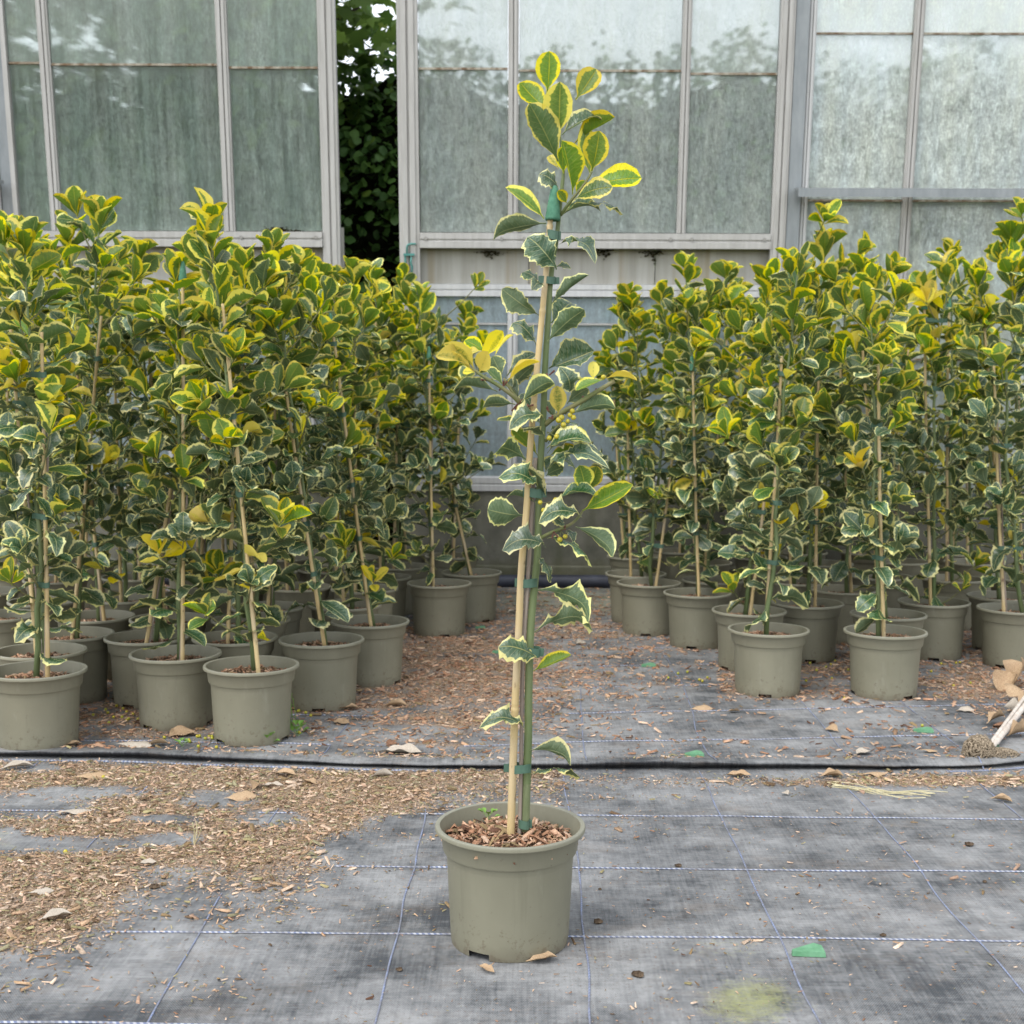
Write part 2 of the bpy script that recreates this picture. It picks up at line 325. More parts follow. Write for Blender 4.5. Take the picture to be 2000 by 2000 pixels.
# ================================================================== GROUND
def fabric_mat(name, blue_hem=False):
    s = NT(name); o = s.coord()
    at = s.node('ShaderNodeAttribute', attribute_name='litter'); lit = at.outputs['Fac']
    ac = s.node('ShaderNodeAttribute', attribute_name='hem_dark'); hem_dark = ac.outputs['Fac']
    b1 = s.noise(s.mapping(o, (1, 1.5, 1)), 2.3, 6, 0.62)
    b2 = s.noise(s.mapping(o, (1, 1, 1), (7, 3, 0)), 9, 5, 0.65)
    stx = s.noise(s.mapping(o, (6, 160, 1)), 1, 3, 0.6)
    sty = s.noise(s.mapping(o, (160, 8, 1)), 1, 3, 0.6)
    sep = s.node('ShaderNodeSeparateXYZ'); s.l(o, sep.inputs[0])
    wx = s.math('SINE', s.math('MULTIPLY', sep.outputs[0], 2 * math.pi / 0.0042))
    wy = s.math('SINE', s.math('MULTIPLY', sep.outputs[1], 2 * math.pi / 0.0060))
    weave = s.math('MULTIPLY', wx, wy)
    b3 = s.noise(s.mapping(o, (1, 1.3, 1), (11, 5, 0)), 26, 6, 0.8)
    d = s.mr(s.math('ADD', s.math('ADD', s.math('MULTIPLY', b1, 0.45), s.math('MULTIPLY', b2, 0.30)), s.math('MULTIPLY', b3, 0.25)), 0.39, 0.60, 0.0, 1.0, False)
    d = s.math('MULTIPLY', d, s.math('SUBTRACT', 1.0, s.math('MULTIPLY', hem_dark, 0.85)))
    fine = s.math('ADD', s.math('MULTIPLY', s.math('SUBTRACT', stx, 0.5), 0.5), s.math('MULTIPLY', s.math('SUBTRACT', sty, 0.5), 0.7))
    d = s.math('ADD', d, s.math('MULTIPLY', fine, 0.95))
    d = s.math('ADD', d, s.math('MULTIPLY', weave, 0.20), clamp=True)
    c = s.mix(d, s.mix(hem_dark, (0.050, 0.055, 0.060), (0.012, 0.013, 0.016)), (0.290, 0.292, 0.288))  # hem face gets less dust and a blacker base than the sheet
    speck = s.mr(s.noise(o, 170, 3, 0.75), 0.60, 0.68, 0, 0.75)
    c = s.mix(speck, c, (0.12, 0.08, 0.055))
    c = s.mix(s.mr(s.noise(s.mapping(o, (1, 1.6, 1), (2, 8, 0)), 5, 6, .75), .52, .68, 0, .30), c, (0.17, 0.13, 0.095))
    speck2 = s.mr(s.noise(s.mapping(o, (1, 1, 1), (3, 9, 0)), 300, 1), 0.74, 0.77, 0, 0.6)
    c = s.mix(speck2, c, (0.02, 0.02, 0.02))
    moss = s.node('ShaderNodeAttribute', attribute_name='moss').outputs['Fac']
    mf = s.mr(s.math('ADD', moss, s.math('MULTIPLY', s.math('SUBTRACT', s.math('ADD', s.math('MULTIPLY', b3, .6), s.math('MULTIPLY', s.noise(o, 120, 4, .8), .4)), 0.5), 3.0)), 0.45, 1.2, 0.0, 0.62)
    c = s.mix(s.math('MULTIPLY', mf, s.mr(moss, 0.0, 0.25)), c, (0.30, 0.31, 0.10))
    lt = s.noise(o, 240, 3, 0.7); lt2 = s.noise(s.mapping(o, (1, 2.2, 1)), 90, 3, 0.7)
    lc = s.mix(s.mr(lt, 0.38, 0.62), (0.09, 0.06, 0.038), (0.44, 0.31, 0.20))
    lf = s.mr(s.math('ADD', lit, s.math('MULTIPLY', s.math('SUBTRACT', lt2, 0.5), 1.5)), 0.62, 0.80)
    c = s.mix(s.math('MULTIPLY', lf, 0.9), c, lc)
    s.base(c, 0.8, 0.25)
    hh = s.math('ADD', s.math('MULTIPLY', weave, 0.5), s.math('MULTIPLY', s.math('MULTIPLY', lt, lf), 3.0))
    s.bump(hh, 0.25, 0.0015); return s.m
M['fabric'] = fabric_mat('woven_weed_fabric')
def thread_mat():
    s = NT('blue_white_marker_thread'); uv = s.node('ShaderNodeUVMap'); sep = s.node('ShaderNodeSeparateXYZ'); s.l(uv.outputs[0], sep.inputs[0])
    w = s.math('SINE', s.math('ADD', s.math('MULTIPLY', sep.outputs[0], 2 * math.pi / 0.011), s.math('MULTIPLY', sep.outputs[1], 3.0)))
    at = s.node('ShaderNodeAttribute', attribute_name='white').outputs['Fac']
    f = s.math('MULTIPLY', s.mr(w, -0.35, 0.35), at)
    n = s.noise(s.coord(), 20, 4, 0.7); dirt = s.mr(n, 0.32, 0.64, 0.10, 0.92)
    c = s.mix(f, (0.16, 0.21, 0.36), (0.60, 0.62, 0.68))
    c = s.mix(dirt, c, (0.17, 0.17, 0.18)); s.base(c, 0.7, 0.2); return s.m
M['thread'] = thread_mat()

SEAM = [(-300, 1478), (0, 1481), (200, 1484), (450, 1492), (700, 1500), (960, 1505), (1200, 1505), (1500, 1506), (1750, 1506), (1900, 1503), (2000, 1496), (2300, 1480)]
def seam_y(X):
    pts = [ground(a, b) for a, b in SEAM]
    if X <= pts[0].x: return pts[0].y
    for p, q in zip(pts, pts[1:]):
        if p.x <= X <= q.x: return p.y + (q.y - p.y) * (X - p.x) / (q.x - p.x)
    return pts[-1].y
def wrinkle(x, y):
    return 0.004 * mnoise.noise(Vector((x * 1.3, y * 3.2, 0))) + 0.002 * mnoise.noise(Vector((x * 5, y * 8, 4)))
def ell(px, py, cx, cy, rx, ry, soft=0.7):
    r = math.hypot((px - cx) / rx, (py - cy) / ry)
    return max(0.0, min(1.0, (1 + soft - r) / (2 * soft)))
BARE = [(60, 1570, 110, 22), (420, 1562, 60, 16), (190, 1545, 90, 8), (140, 1650, 120, 12), (520, 1597, 60, 14), (700, 1655, 70, 22),
        (0, 1640, 50, 25), (330, 1600, 60, 7), (60, 1500, 50, 6), (330, 1640, 50, 10), (800, 1612, 60, 14)]
def interp(t, x):
    for (a, b), (c, d) in zip(t, t[1:]):
        if a <= x <= c: return b + (d - b) * (x - a) / (c - a)
    return t[0][1] if x < t[0][0] else t[-1][1]
LB = [(-200, 1880), (0, 1870), (110, 1860), (230, 1790), (300, 1720), (420, 1735), (520, 1745), (600, 1720), (680, 1660), (800, 1620), (860, 1575), (1000, 1545), (1160, 1525)]
def litter(x, y):
    px, py = project(Vector((x, y, 0)))
    n = mnoise.noise(Vector((x * 2.2, y * 9, 1.0))) * 0.5 + mnoise.noise(Vector((x * 7, y * 22, 5.0))) * 0.35 + mnoise.noise(Vector((x * 19, y * 50, 5.0))) * 0.35
    ys = seam_y(x)
    if y < ys:                                   # the nearer fabric
        b = interp(LB, px)
        d = max(0.0, min(1.0, (b - py) / 150 + 0.62)) * 0.95
        if px > 1100:
            d = 0.5 * ell(px, py, 1500, 1528, 600, 11) + 0.75 * ell(px, py, 1900, 1522, 260, 14)
        for q in BARE: d -= 0.95 * ell(px, py, *q)
        if px < 900: d -= 1.1 * max(0.0, 1 - (ys - y) / .055)
        d += 0.35 * ell(px, py, 400, 1935, 100, 18) + 0.3 * ell(px, py, 480, 1895, 80, 10)
        d = d + n * 0.45
        return max(0.02 + 0.03 * (n > 0.1), min(1, d))
    k = 0.0                                      # the farther fabric
    k = max(k, 0.92 * ell(px, py, 860, 1320, 390, 140))
    k = max(k, 0.60 * ell(px, py, 1050, 1240, 420, 100, 0.6))
    k = max(k, 0.5 * ell(px, py, 760, 1460, 340, 30))
    if py < 1445 and px < 640: k = max(k, 0.72)
    if py < 1375 and px > 1400: k = max(k, 0.70)
    k = max(k, 0.6 * ell(px, py, 1980, 1380, 130, 60))
    k = max(k, 0.33 * ell(px, py, 1400, 1475, 550, 28))
    if px > 1150: k = max(k, 0.18)
    if px < 560 and py > 1445: k = max(k, 0.45 * (py < 1475))
    return max(0.04, min(1, k + n * 0.75 - 0.06))

def grid_sheet(name, xs, rows_fn, zfn, hem_darkfn=None):
    nx = len(xs); vs = []; lit = []; cl = []; ms = []
    ny = None
    for x in xs:
        rows = rows_fn(x); ny = len(rows)
        for (y, dz, c) in rows:
            vs.append((x, y, zfn(x, y) + dz)); cl.append(c)
            near = abs(x) < 3.6 and y < 7.6
            lit.append(litter(x, y) if near else 0.3)
            px, py = project(Vector((x, y, 0))) if y > 0.5 else (0, 9999)
            ms.append(max(ell(px, py, 1465, 1955, 95, 45, .6), 0.5 * ell(px, py, 1420, 1850, 90, 35, .7), 0.45 * ell(px, py, 10, 1640, 60, 40, .7), 0.7 * ell(px, py, 1100, 1180, 230, 40, .6), 0.25 * ell(px, py, 1270, 1920, 100, 40, .7)))
    fs = [(i * ny + j, (i + 1) * ny + j, (i + 1) * ny + j + 1, i * ny + j + 1) for i in range(nx - 1) for j in range(ny - 1)]
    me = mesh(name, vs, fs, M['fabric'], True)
    for nm, arr in (('litter', lit), ('hem_dark', cl), ('moss', ms)):
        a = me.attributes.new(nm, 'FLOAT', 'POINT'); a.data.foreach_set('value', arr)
    return link(name, me, kind='structure')
XS = [-4.6 + 0.03 * i for i in range(int(9.2 / 0.03) + 1)]
def front_rows(x):
    ys = seam_y(x) + 0.06; y0 = 0.8
    return [(y0 + (ys - y0) * j / 110, 0.0, 0.0) for j in range(111)]
front_fabric = grid_sheet('fabric_ground_near', XS, front_rows, lambda x, y: wrinkle(x, y))
def back_rows(x):
    ys = seam_y(x)
    lift = .72 + 0.42 * mnoise.noise(Vector((x * 1.3, 0, 0))) + .10 * mnoise.noise(Vector((x * 9, 3, 0)))
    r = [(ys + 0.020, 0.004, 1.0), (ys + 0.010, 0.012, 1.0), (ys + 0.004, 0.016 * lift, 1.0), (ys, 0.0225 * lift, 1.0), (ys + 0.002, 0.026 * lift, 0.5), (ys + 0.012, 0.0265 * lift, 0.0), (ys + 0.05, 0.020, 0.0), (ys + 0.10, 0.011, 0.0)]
    y0 = ys + 0.13
    return r + [(y0 + (7.35 - y0) * j / 130, 0.008, 0.0) for j in range(131)]
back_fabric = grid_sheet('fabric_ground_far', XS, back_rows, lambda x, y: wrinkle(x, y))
gm = simple('bare_earth', (0.07, 0.06, 0.035), (0.13, 0.13, 0.06), 3, 0.95, 0.1, 0.5, 0.02)
link('ground', mesh('ground', [(-220, -60, -0.03), (220, -60, -0.03), (220, 380, -0.03), (-220, 380, -0.03)], [(0, 1, 2, 3)], gm), kind='structure')

# ---- woven marker threads: ribbons lying on the fabric, each a part of its sheet
def surf_z(x, y):
    ys = seam_y(x)
    if y < ys: return wrinkle(x, y)
    e = y - ys
    for (a, za), (b, zb) in zip([(0, .026), (.02, .026), (.05, .02), (.10, .011), (.13, .008)], [(.02, .026), (.05, .02), (.10, .011), (.13, .008), (99, .008)]):
        if a <= e <= b: return wrinkle(x, y) + za + (zb - za) * (e - a) / (b - a)
    return wrinkle(x, y) + .008
def ribbon(pts, w, white, parent, cut=True):
    vs, fs, uvs = [], [], []; L = 0
    for i, p in enumerate(pts):
        a = Vector(pts[max(i - 1, 0)]); b = Vector(pts[min(i + 1, len(pts) - 1)]); d = (b - a).normalized(); n = Vector((-d.y, d.x))
        if i: L += (Vector(p) - Vector(pts[i - 1])).length
        for k, off, h in ((0, -1, 0.0013), (1, -0.45, 0.0024), (2, 0.45, 0.0024), (3, 1, 0.0013)):
            q = Vector(p) + n * off * w / 2
            vs.append((q.x, q.y, surf_z(q.x, q.y) + h)); uvs.append((L, k / 3))
    for i in range(len(pts) - 1):
        if cut and abs(pts[i][0]) < 3.4 and litter(pts[i][0], pts[i][1]) + .35 * mnoise.noise(Vector((pts[i][0] * 9, pts[i][1] * 9, 3))) > .52: continue
        for k in range(3): fs.append((i * 4 + k, (i + 1) * 4 + k, (i + 1) * 4 + k + 1, i * 4 + k + 1))
    me = mesh('marker_thread', vs, fs, M['thread'])
    uvl = me.uv_layers.new(name='UVMap'); vi = np.empty(len(me.loops), dtype=np.int32); me.loops.foreach_get('vertex_index', vi)
    uvl.data.foreach_set('uv', np.array(uvs, dtype=np.float32)[vi].ravel())
    a = me.attributes.new('white', 'FLOAT', 'POINT'); a.data.foreach_set('value', [white] * len(vs))
    return link('marker_thread', me, parent)
def wob(seed, t, amp): return amp * mnoise.noise(Vector((t * 1.1, seed * 7.3, 0.5))) + amp * .3 * mnoise.noise(Vector((t * 5, seed * 3.1, 2.5)))
yA = ground(1500, 1834).y; yB = ground(1500, 1699).y; yC = ground(1500, 1596).y; ps = (yC - yA) / 2
for k in range(-2, 4):
    y = yA + ps * k
    if k == 3: y = seam_y(0) - 0.02
    if k == 3:
        pts = [(-3.0 + .03 * i, seam_y(-3.0 + .03 * i) - 0.020) for i in range(95)]
        ribbon(pts, 0.016, 0.8, front_fabric, False)
        pts = [(1.15 + .03 * i, seam_y(1.15 + .03 * i) - 0.016) for i in range(30)]
        ribbon(pts, 0.014, 0.4, front_fabric)
        continue
    pts = [(-3.2 + .03 * i, y + wob(k, -3.2 + .03 * i, 0.006)) for i in range(210)]
    ribbon(pts, 0.0075, 1.0, front_fabric)
vx = [ground(279, 2000), ground(713, 2000), ground(1163, 2000), ground(1601, 2000)]
sx = (vx[3].x - vx[0].x) / 3
for k in range(-6, 9):
    x0 = vx[0].x + sx * k
    pts = []
    y = 0.9
    while y < seam_y(x0) - 0.01:
        pts.append((x0 + wob(k + 20, y, 0.02), y)); y += 0.03
    if len(pts) > 3: ribbon(pts, 0.0038, 0.30, front_fabric)
    pts = []; y = seam_y(x0) + 0.004
    while y < 6.9:
        pts.append((x0 + 0.06 + wob(k + 50, y, 0.03), y)); y += 0.04
    ribbon(pts, 0.0032, 0.25, back_fabric)
for k, (pa, pb) in enumerate([((900, 1463), (2000, 1437)), ((900, 1405), (2000, 1380)), ((900, 1353), (2000, 1330)), ((900, 1310), (2000, 1292)), ((900, 1274), (2000, 1260)), ((900, 1244), (2000, 1232)), ((900, 1218), (2000, 1207)), ((900, 1196), (2000, 1187))]):
    A, B = ground(*pa), ground(*pb); n = int(7.4 / .035)
    pts = []
    for i in range(n):
        x = -3.4 + .035 * i
        yy = A.y + (B.y - A.y) * (x - A.x) / (B.x - A.x) if x > A.x else A.y + (x - A.x) * -0.02
        if yy > seam_y(x) + 0.03: pts.append((x, yy + wob(k + 80, x, 0.008)))
    ribbon(pts, 0.0075, 0.9, back_fabric)

# ================================================================== GREENHOUSE WALL (its glass leans 8 degrees towards the plants)
WY, WZ, LEAN = 7.24, 0.53, R(8)
E_S = Vector((0, -math.sin(LEAN), math.cos(LEAN))); E_N = Vector((0, -math.cos(LEAN), -math.sin(LEAN)))
def wp(px, py):                       # wall coordinates (x, height up the slope)
    d = ray(px, py); O = Vector((0, WY, WZ)); t = (O - CAM).dot(E_N) / d.dot(E_N); p = CAM + d * t
    return p.x, (p - O).dot(E_S)
def WX(px_top, px_bot, y_top=0, y_bot=450): return 0.5 * (wp(px_top, y_top)[0] + wp(px_bot, y_bot)[0])
def WS(py, px=1000): return wp(px, py)[1]
def bar_v(name, x0, x1, s0, s1, y0, y1, mat, parent, grooves=True):   # upright with two grooves in its face; y0 is nearer the camera
    w = x1 - x0; d = min(0.012, (y1 - y0) * .4)
    if grooves and w > 0.03:
        pr = [(x0, y1), (x0, y0 + d * .7), (x0 + .16 * w, y0 + d * .7), (x0 + .18 * w, y0), (x0 + .44 * w, y0), (x0 + .46 * w, y0 + d), (x0 + .54 * w, y0 + d), (x0 + .56 * w, y0), (x0 + .82 * w, y0), (x0 + .84 * w, y0 + d * .7), (x1, y0 + d * .7), (x1, y1)]
    else: pr = [(x0, y1), (x0, y0), (x1, y0), (x1, y1)]
    n = len(pr); vs = [(a, b, s0) for a, b in pr] + [(a, b, s1) for a, b in pr]
    fs = [(i, (i + 1) % n, n + (i + 1) % n, n + i) for i in range(n)] + [tuple(range(n - 1, -1, -1)), tuple(range(n, 2 * n))]
    return link(name, mesh(name, vs, fs, mat), parent)
def bar_h(name, x0, x1, s0, s1, y0, y1, mat, parent):
    h = s1 - s0; d = min(0.010, (y1 - y0) * .4)
    pr = [(y1, s0), (y0, s0), (y0, s0 + .42 * h), (y0 + d, s0 + .46 * h), (y0 + d, s0 + .54 * h), (y0 + .3 * d, s0 + .60 * h), (y0 + .3 * d, s1), (y1, s1)]
    n = len(pr); vs = [(x0, a, b) for a, b in pr] + [(x1, a, b) for a, b in pr]
    fs = [(i, n + i, n + (i + 1) % n, (i + 1) % n) for i in range(n)] + [tuple(range(n)), tuple(range(2 * n - 1, n - 1, -1))]
    return link(name, mesh(name, vs, fs, mat), parent)
def pane(x0, x1, s0, s1, yc, mat, parent, off=0.0):
    cx, cs = (x0 + x1) / 2, (s0 + s1) / 2; hx, hs_ = (x1 - x0) / 2, (s1 - s0) / 2
    v, f = boxg(-hx, hx, -0.002, 0.002, -hs_, hs_)
    o = link('pane', mesh('pane', v, f, mat), parent); o.location = (cx, yc, cs); return o
def bolt(x, s, y, parent):
    v, f = lathe([(0.0, -0.004), (0.009, -0.004), (0.009, 0.0), (0.0001, 0.0)], 10)
    v = [(a, c, b) for a, b, c in v]
    o = link('bolt', mesh('bolt', v, f, M['metal_bolt']), parent); o.location = (x, y, s)
def wall_thing(name, label, cat, x=0.0):
    return thing(name, label, cat, (0, WY, WZ), (LEAN, 0, 0))
STOP = 3.1                             # slope height of the eaves, above the picture
S_RAIL0, S_RAIL1 = WS(484, 1130), WS(455, 1130)
S_LOWRAIL0, S_LOWRAIL1 = WS(578, 1130), WS(555, 1130)
S_SILL1, S_SILL0 = WS(929, 1100), 0.0
# right sliding panel
def sliding(label, x_l0, x_l1, x_r0, x_r1, bars, joints, glass, srail0, srail1, stile_s0):
    t = wall_thing('sliding_panel', label, 'glass panel')
    fy0, fy1 = -0.115, -0.060
    bar_v('stile', x_l0, x_l1, stile_s0, STOP - .02, fy0, fy1, M['alu'], t)
    bar_v('stile', x_r0, x_r1, stile_s0, STOP - .02, fy0, fy1, M['alu'], t)
    xa, xb = x_l1 + 0.002, x_r0 - 0.002
    bar_h('rail', xa, xb, srail0, srail1, fy0 - .006, fy1, M['alu'], t)
    xs = [xa] + [v for b in bars for v in b] + [xb]
    for b in bars: bar_v('glazing_bar', b[0], b[1], srail1 + .002, STOP - .02, fy0 + .004, fy1, M['alu'], t)
    for i in range(0, len(xs), 2):
        p0, p1 = xs[i] + .002, xs[i + 1] - .002
        if p1 - p0 < 0.02: continue
        sj = joints[min(i // 2, len(joints) - 1)]
        pane(p0, p1, srail1 + .003, sj - 0.006, -0.085, glass, t)
        pane(p0, p1, sj + 0.006, STOP - .04, -0.089, glass, t)
        v, f = boxg(p0, p1, -.099, -.080, sj - 0.0055, sj + 0.0055)
        link('lap_joint', mesh('lap_joint', v, f, M['joint']), t)
        for x in (p0 + .03, p1 - .03): bolt(x, (srail0 + srail1) / 2 + .01, fy0 - .006, t)
    return t
XR = dict(l0=WX(780, 781), l1=WX(801, 806), i1=WX(818, 822), r0=WX(1523, 1504), r1=WX(1545, 1530))
right_panel = sliding('right-hand dirty glass sliding panel of greenhouse wall, behind the tall single holly', XR['l0'], XR['i1'], WX(1518, 1500), XR['r1'],
    [(WX(994, 992), WX(1014, 1012)), (WX(1330, 1318), WX(1348, 1335))], [WS(138, 900), WS(142, 1170), WS(148, 1430)], M['glass_mid'], S_RAIL0, S_RAIL1, WS(700, 790))
left_panel = sliding('left-hand dirty glass sliding panel of greenhouse wall, green trees showing behind it', WX(14, 42), WX(24, 50), WX(624, 636), WX(658, 669),
    [(WX(84, 112), WX(106, 132)), (WX(428, 446), WX(450, 467))], [WS(127, 60), WS(130, 260), WS(136, 540)], M['glass_left'], WS(481, 560), WS(452, 560), WS(720, 650))
# fixed wall
gw = wall_thing('greenhouse_wall', 'leaning aluminium and glass side wall of the greenhouse above concrete footing', 'greenhouse wall')
xgapL, xgapR = WX(672, 672), XR['l0']
xc0, xc1 = WX(1547, 1531), WX(1573, 1556)
bar_v('column', xc0, xc1, 0, STOP, -0.10, 0.02, M['alu_dark'], gw, False)
bar_v('column', WX(-12, 12), WX(12, 40), 0, STOP, -0.058, 0.02, M['alu_dark'], gw, False)
xe0, xe1 = -4.3, 4.3
# fixed glazing on the right
xj0, xj1 = xc1 + .002, WX(1590, 1572)
bar_v('glazing_bar', xj0, xj1, 0, STOP, -0.075, -0.015, M['alu_pale'], gw)
xm0, xm1 = WX(1783, 1752, 0, 480), WX(1802, 1770, 0, 480)
bar_v('glazing_bar', xm0, xm1, 0, STOP, -0.070, -0.015, M['alu'], gw)
xn0 = xm0 + (xm1 - xj1) + .30; 
bar_v('glazing_bar', xn0, xn0 + .055, 0, STOP, -0.070, -0.015, M['alu'], gw)
bar_v('glazing_bar', 4.2, 4.26, 0, STOP, -0.070, -0.015, M['alu'], gw)
j1, j2, j3 = WS(68, 1780), WS(392, 1700), WS(700, 1700)
for a, b in ((xj1, xm0), (xm1, xn0), (xn0 + .055, 4.2)):
    lo = [0.02, j3, j2, j1]; hi = [j3, j2, j1, STOP]
    for s0, s1 in zip(lo, hi):
        pane(a + .002, b - .002, s0 + .006, s1 - .006, -0.035, M['glass_right'], gw)
    for sj in (j1, j2, j3):
        v, f = boxg(a + .002, b - .002, -.052, -.030, sj - .005, sj + .005); link('lap_joint', mesh('lap_joint', v, f, M['joint']), gw)
# ledge
l0, l1 = WS(386, 1750), WS(369, 1750)
xl = WX(1543, 1543, 370, 370)
v, f = boxg(xl, 4.3, -0.22, -0.117, l0 + (l1 - l0) * .75, l1); v2, f2 = boxg(xl, 4.3, -0.225, -0.2205, l0, l1, 8)
link('ledge', mesh('ledge', v + v2, f + f2, M['alu_dark']), gw)
xl2 = WX(25, 25, 362, 362)
v, f = boxg(xe0, xl2, -0.22, -0.117, WS(360, 20), WS(353, 20)); v2, f2 = boxg(xe0, xl2 - .04, -0.225, -0.2205, WS(372, 20), WS(353, 20), 8)
link('ledge', mesh('ledge', v + v2, f + f2, M['alu_dark']), gw)
# left end fixed glazing
xk = WX(-14, 10)
bar_v('glazing_bar', xk - .06, xk, 0, STOP, -0.075, -0.015, M['alu_pale'], gw)
for s0, s1 in ((.02, WS(362, 20)), (WS(362, 20) + .012, STOP)):
    pane(xe0, xk - .064, s0, s1, -0.035, M['glass_right'], gw)
# lower part: sheet panels, rail, low windows, sill
def lower(xa, xb, mull):
    n = max(1, round((xb - xa) / 0.75)); w = (xb - xa) / n
    for i in range(n):
        v, f = boxg(xa + w * i + .002, xa + w * (i + 1) - .002, -0.030 - .006 * (i % 2), -0.018, S_LOWRAIL1 + .001, S_RAIL0 + .10)
        link('sheet_panel', mesh('sheet_panel', v, f, M['sheet']), gw)
    bar_h('rail', xa, xb, S_LOWRAIL0, S_LOWRAIL1, -0.062, -0.006, M['alu_pale'], gw)
    bar_h('sill_rail', xa, xb, S_SILL0 + .001, S_SILL1, -0.075, 0.02, M['alu_pale'], gw)
    xs = [xa] + mull + [xb]
    sj = WS(632, 1100)
    for i in range(len(xs) - 1):
        a = xs[i] + (.028 if i else 0); b = xs[i + 1] - (.028 if i < len(xs) - 2 else 0)
        if i: bar_v('glazing_bar', xs[i] - .027, xs[i] + .027, S_SILL1 + .001, S_LOWRAIL0 - .001, -0.058, -0.01, M['alu_pale'], gw)
        pane(a, b, S_SILL1 + .004, sj - .006, -0.030, M['glass_low'], gw)
        pane(a, b, sj + .006, S_LOWRAIL0 - .004, -0.034, M['glass_low'], gw)
        v, f = boxg(a, b, -.044, -.026, sj - .005, sj + .005); link('lap_joint', mesh('lap_joint', v, f, M['alu']), gw)
xmid = wp(1001, 750)[0]
xgR2 = xgapR + .01
lower(xgR2, xc0 - .003, [xmid, xmid + .93])
xLc = WX(12, 40) + .003
lower(xLc, xgapL - .01, [xLc + .75, xLc + 1.5])
v, f = boxg(xe0, xe1, -0.13, 0.05, STOP + .002, STOP + .12); link('eaves_beam', mesh('eaves_beam', v, f, M['alu_dark']), gw)
# moss tufts in the bottom corners of panes / under rail
for px_, py_, w_ in ((960, 490, 38), (1275, 490, 34), (560, 452, 50), (545, 449, 30), (1180, 488, 24)):
    x, s = wp(px_, py_); r = random.Random(px_); vs, fs = [], []
    for k in range(90):
        cx = x + r.gauss(0, w_ / 357 / 3.2); cs = s - abs(r.gauss(0, .012)) * (1 if abs(cx - x) > .012 else 2) if py_ > 470 else s + abs(r.gauss(0, .006)); q = r.uniform(.0015, .005)
        b, g = boxg(cx - q, cx + q, -.045 - q if py_ > 470 else -.10, -.036 if py_ > 470 else -.09, cs - q * .6, cs + q * .6, len(vs)); vs += b; fs += g
    link('moss', mesh('moss', vs, fs, M['moss']), gw, kind='stuff')
# latch hook on the right panel
la = wall_thing('panel_latch', 'teal metal latch hook at the lower left corner of the right sliding panel', 'latch')
x0, s0 = wp(795, 560); x1, s1 = wp(815, 498); vs, fs = [], []
for bx in ((x0, x0 + .008, -.135, -.1185, s0, s1), (x0 - .004, x0 + .052, -.138, -.1185, s1, s1 + .012), (x0, x0 + .048, -.135, -.1185, s0 - .008, s0 - .0005)):
    b, g = boxg(*bx, len(vs)); vs += b; fs += g
link('plate', mesh('plate', vs, fs, M['latch']), la)
tv, tf = tube([(x0 + .014, -.13, s1 + .012), (x0 + .014, -.13, s1 + .045), (x0 + .020, -.13, s1 + .056), (x0 + .034, -.13, s1 + .060), (x0 + .062, -.13, s1 + .060)], .005, 8)
link('hook', mesh('hook', tv, tf, M['latch'], True), la)
tv, tf = tube([(x0 + .036, -.13, s0 + .07), (x0 + .040, -.13, s0 + .11), (x0 + .032, -.13, s0 + .13), (x0 + .036, -.13, s0 + .16)], .005, 8)
link('pin', mesh('pin', tv, tf, M['latch'], True), la)
# concrete footing and pipe
fw = thing('low_wall', 'low mossy concrete footing wall under the greenhouse glass', 'low wall', (0, WY, 0))
def rough_box(x0, x1, y0, y1, z0, z1, nx, mat, name, parent, amp=.004):
    vs, fs = [], []
    prof = [(y1, z0), (y0, z0), (y0, z0 + (z1 - z0) * .33), (y0, z0 + (z1 - z0) * .66), (y0, z1 - .006), (y0 + .006, z1), (y1, z1)]
    for i in range(nx + 1):
        x = x0 + (x1 - x0) * i / nx
        for j, (y, z) in enumerate(prof):
            n = amp * mnoise.noise(Vector((x * 6, z * 9, 3))); vs.append((x, y + (n if 0 < j < 6 else 0), z + (n * .5 if j in (4, 5) else 0)))
    m = len(prof)
    for i in range(nx):
        for j in range(m): fs.append((i * m + j, (i + 1) * m + j, (i + 1) * m + (j + 1) % m, i * m + (j + 1) % m))
    return link(name, mesh(name, vs, fs, mat), parent)
rough_box(xe0, xgapL - .01, -.06, .12, -.02, WZ - .002, 80, M['concrete'], 'wall_block', fw)
rough_box(xgR2 - .02, xe1, -.06, .12, -.02, WZ - .002, 120, M['concrete'], 'wall_block', fw)
rough_box(xe0, xgapL - .01, -.095, -.064, -.02, .115, 60, M['concrete'], 'kerb', fw, .008)
rough_box(xgR2 - .02, xe1, -.095, -.064, -.02, .115, 90, M['concrete'], 'kerb', fw, .008)
pp = [(-4.3 + .4 * i, 7.085 + .01 * math.sin(i * .9), .040 + .003 * math.sin(i * 1.7)) for i in range(22)]
tv, tf = tube(pp, .036, 12)
tag(link('water_pipe', mesh('water_pipe', tv, tf, M['pipe'], True)), 'black plastic pipe lying along the foot of the concrete wall', 'pipe')

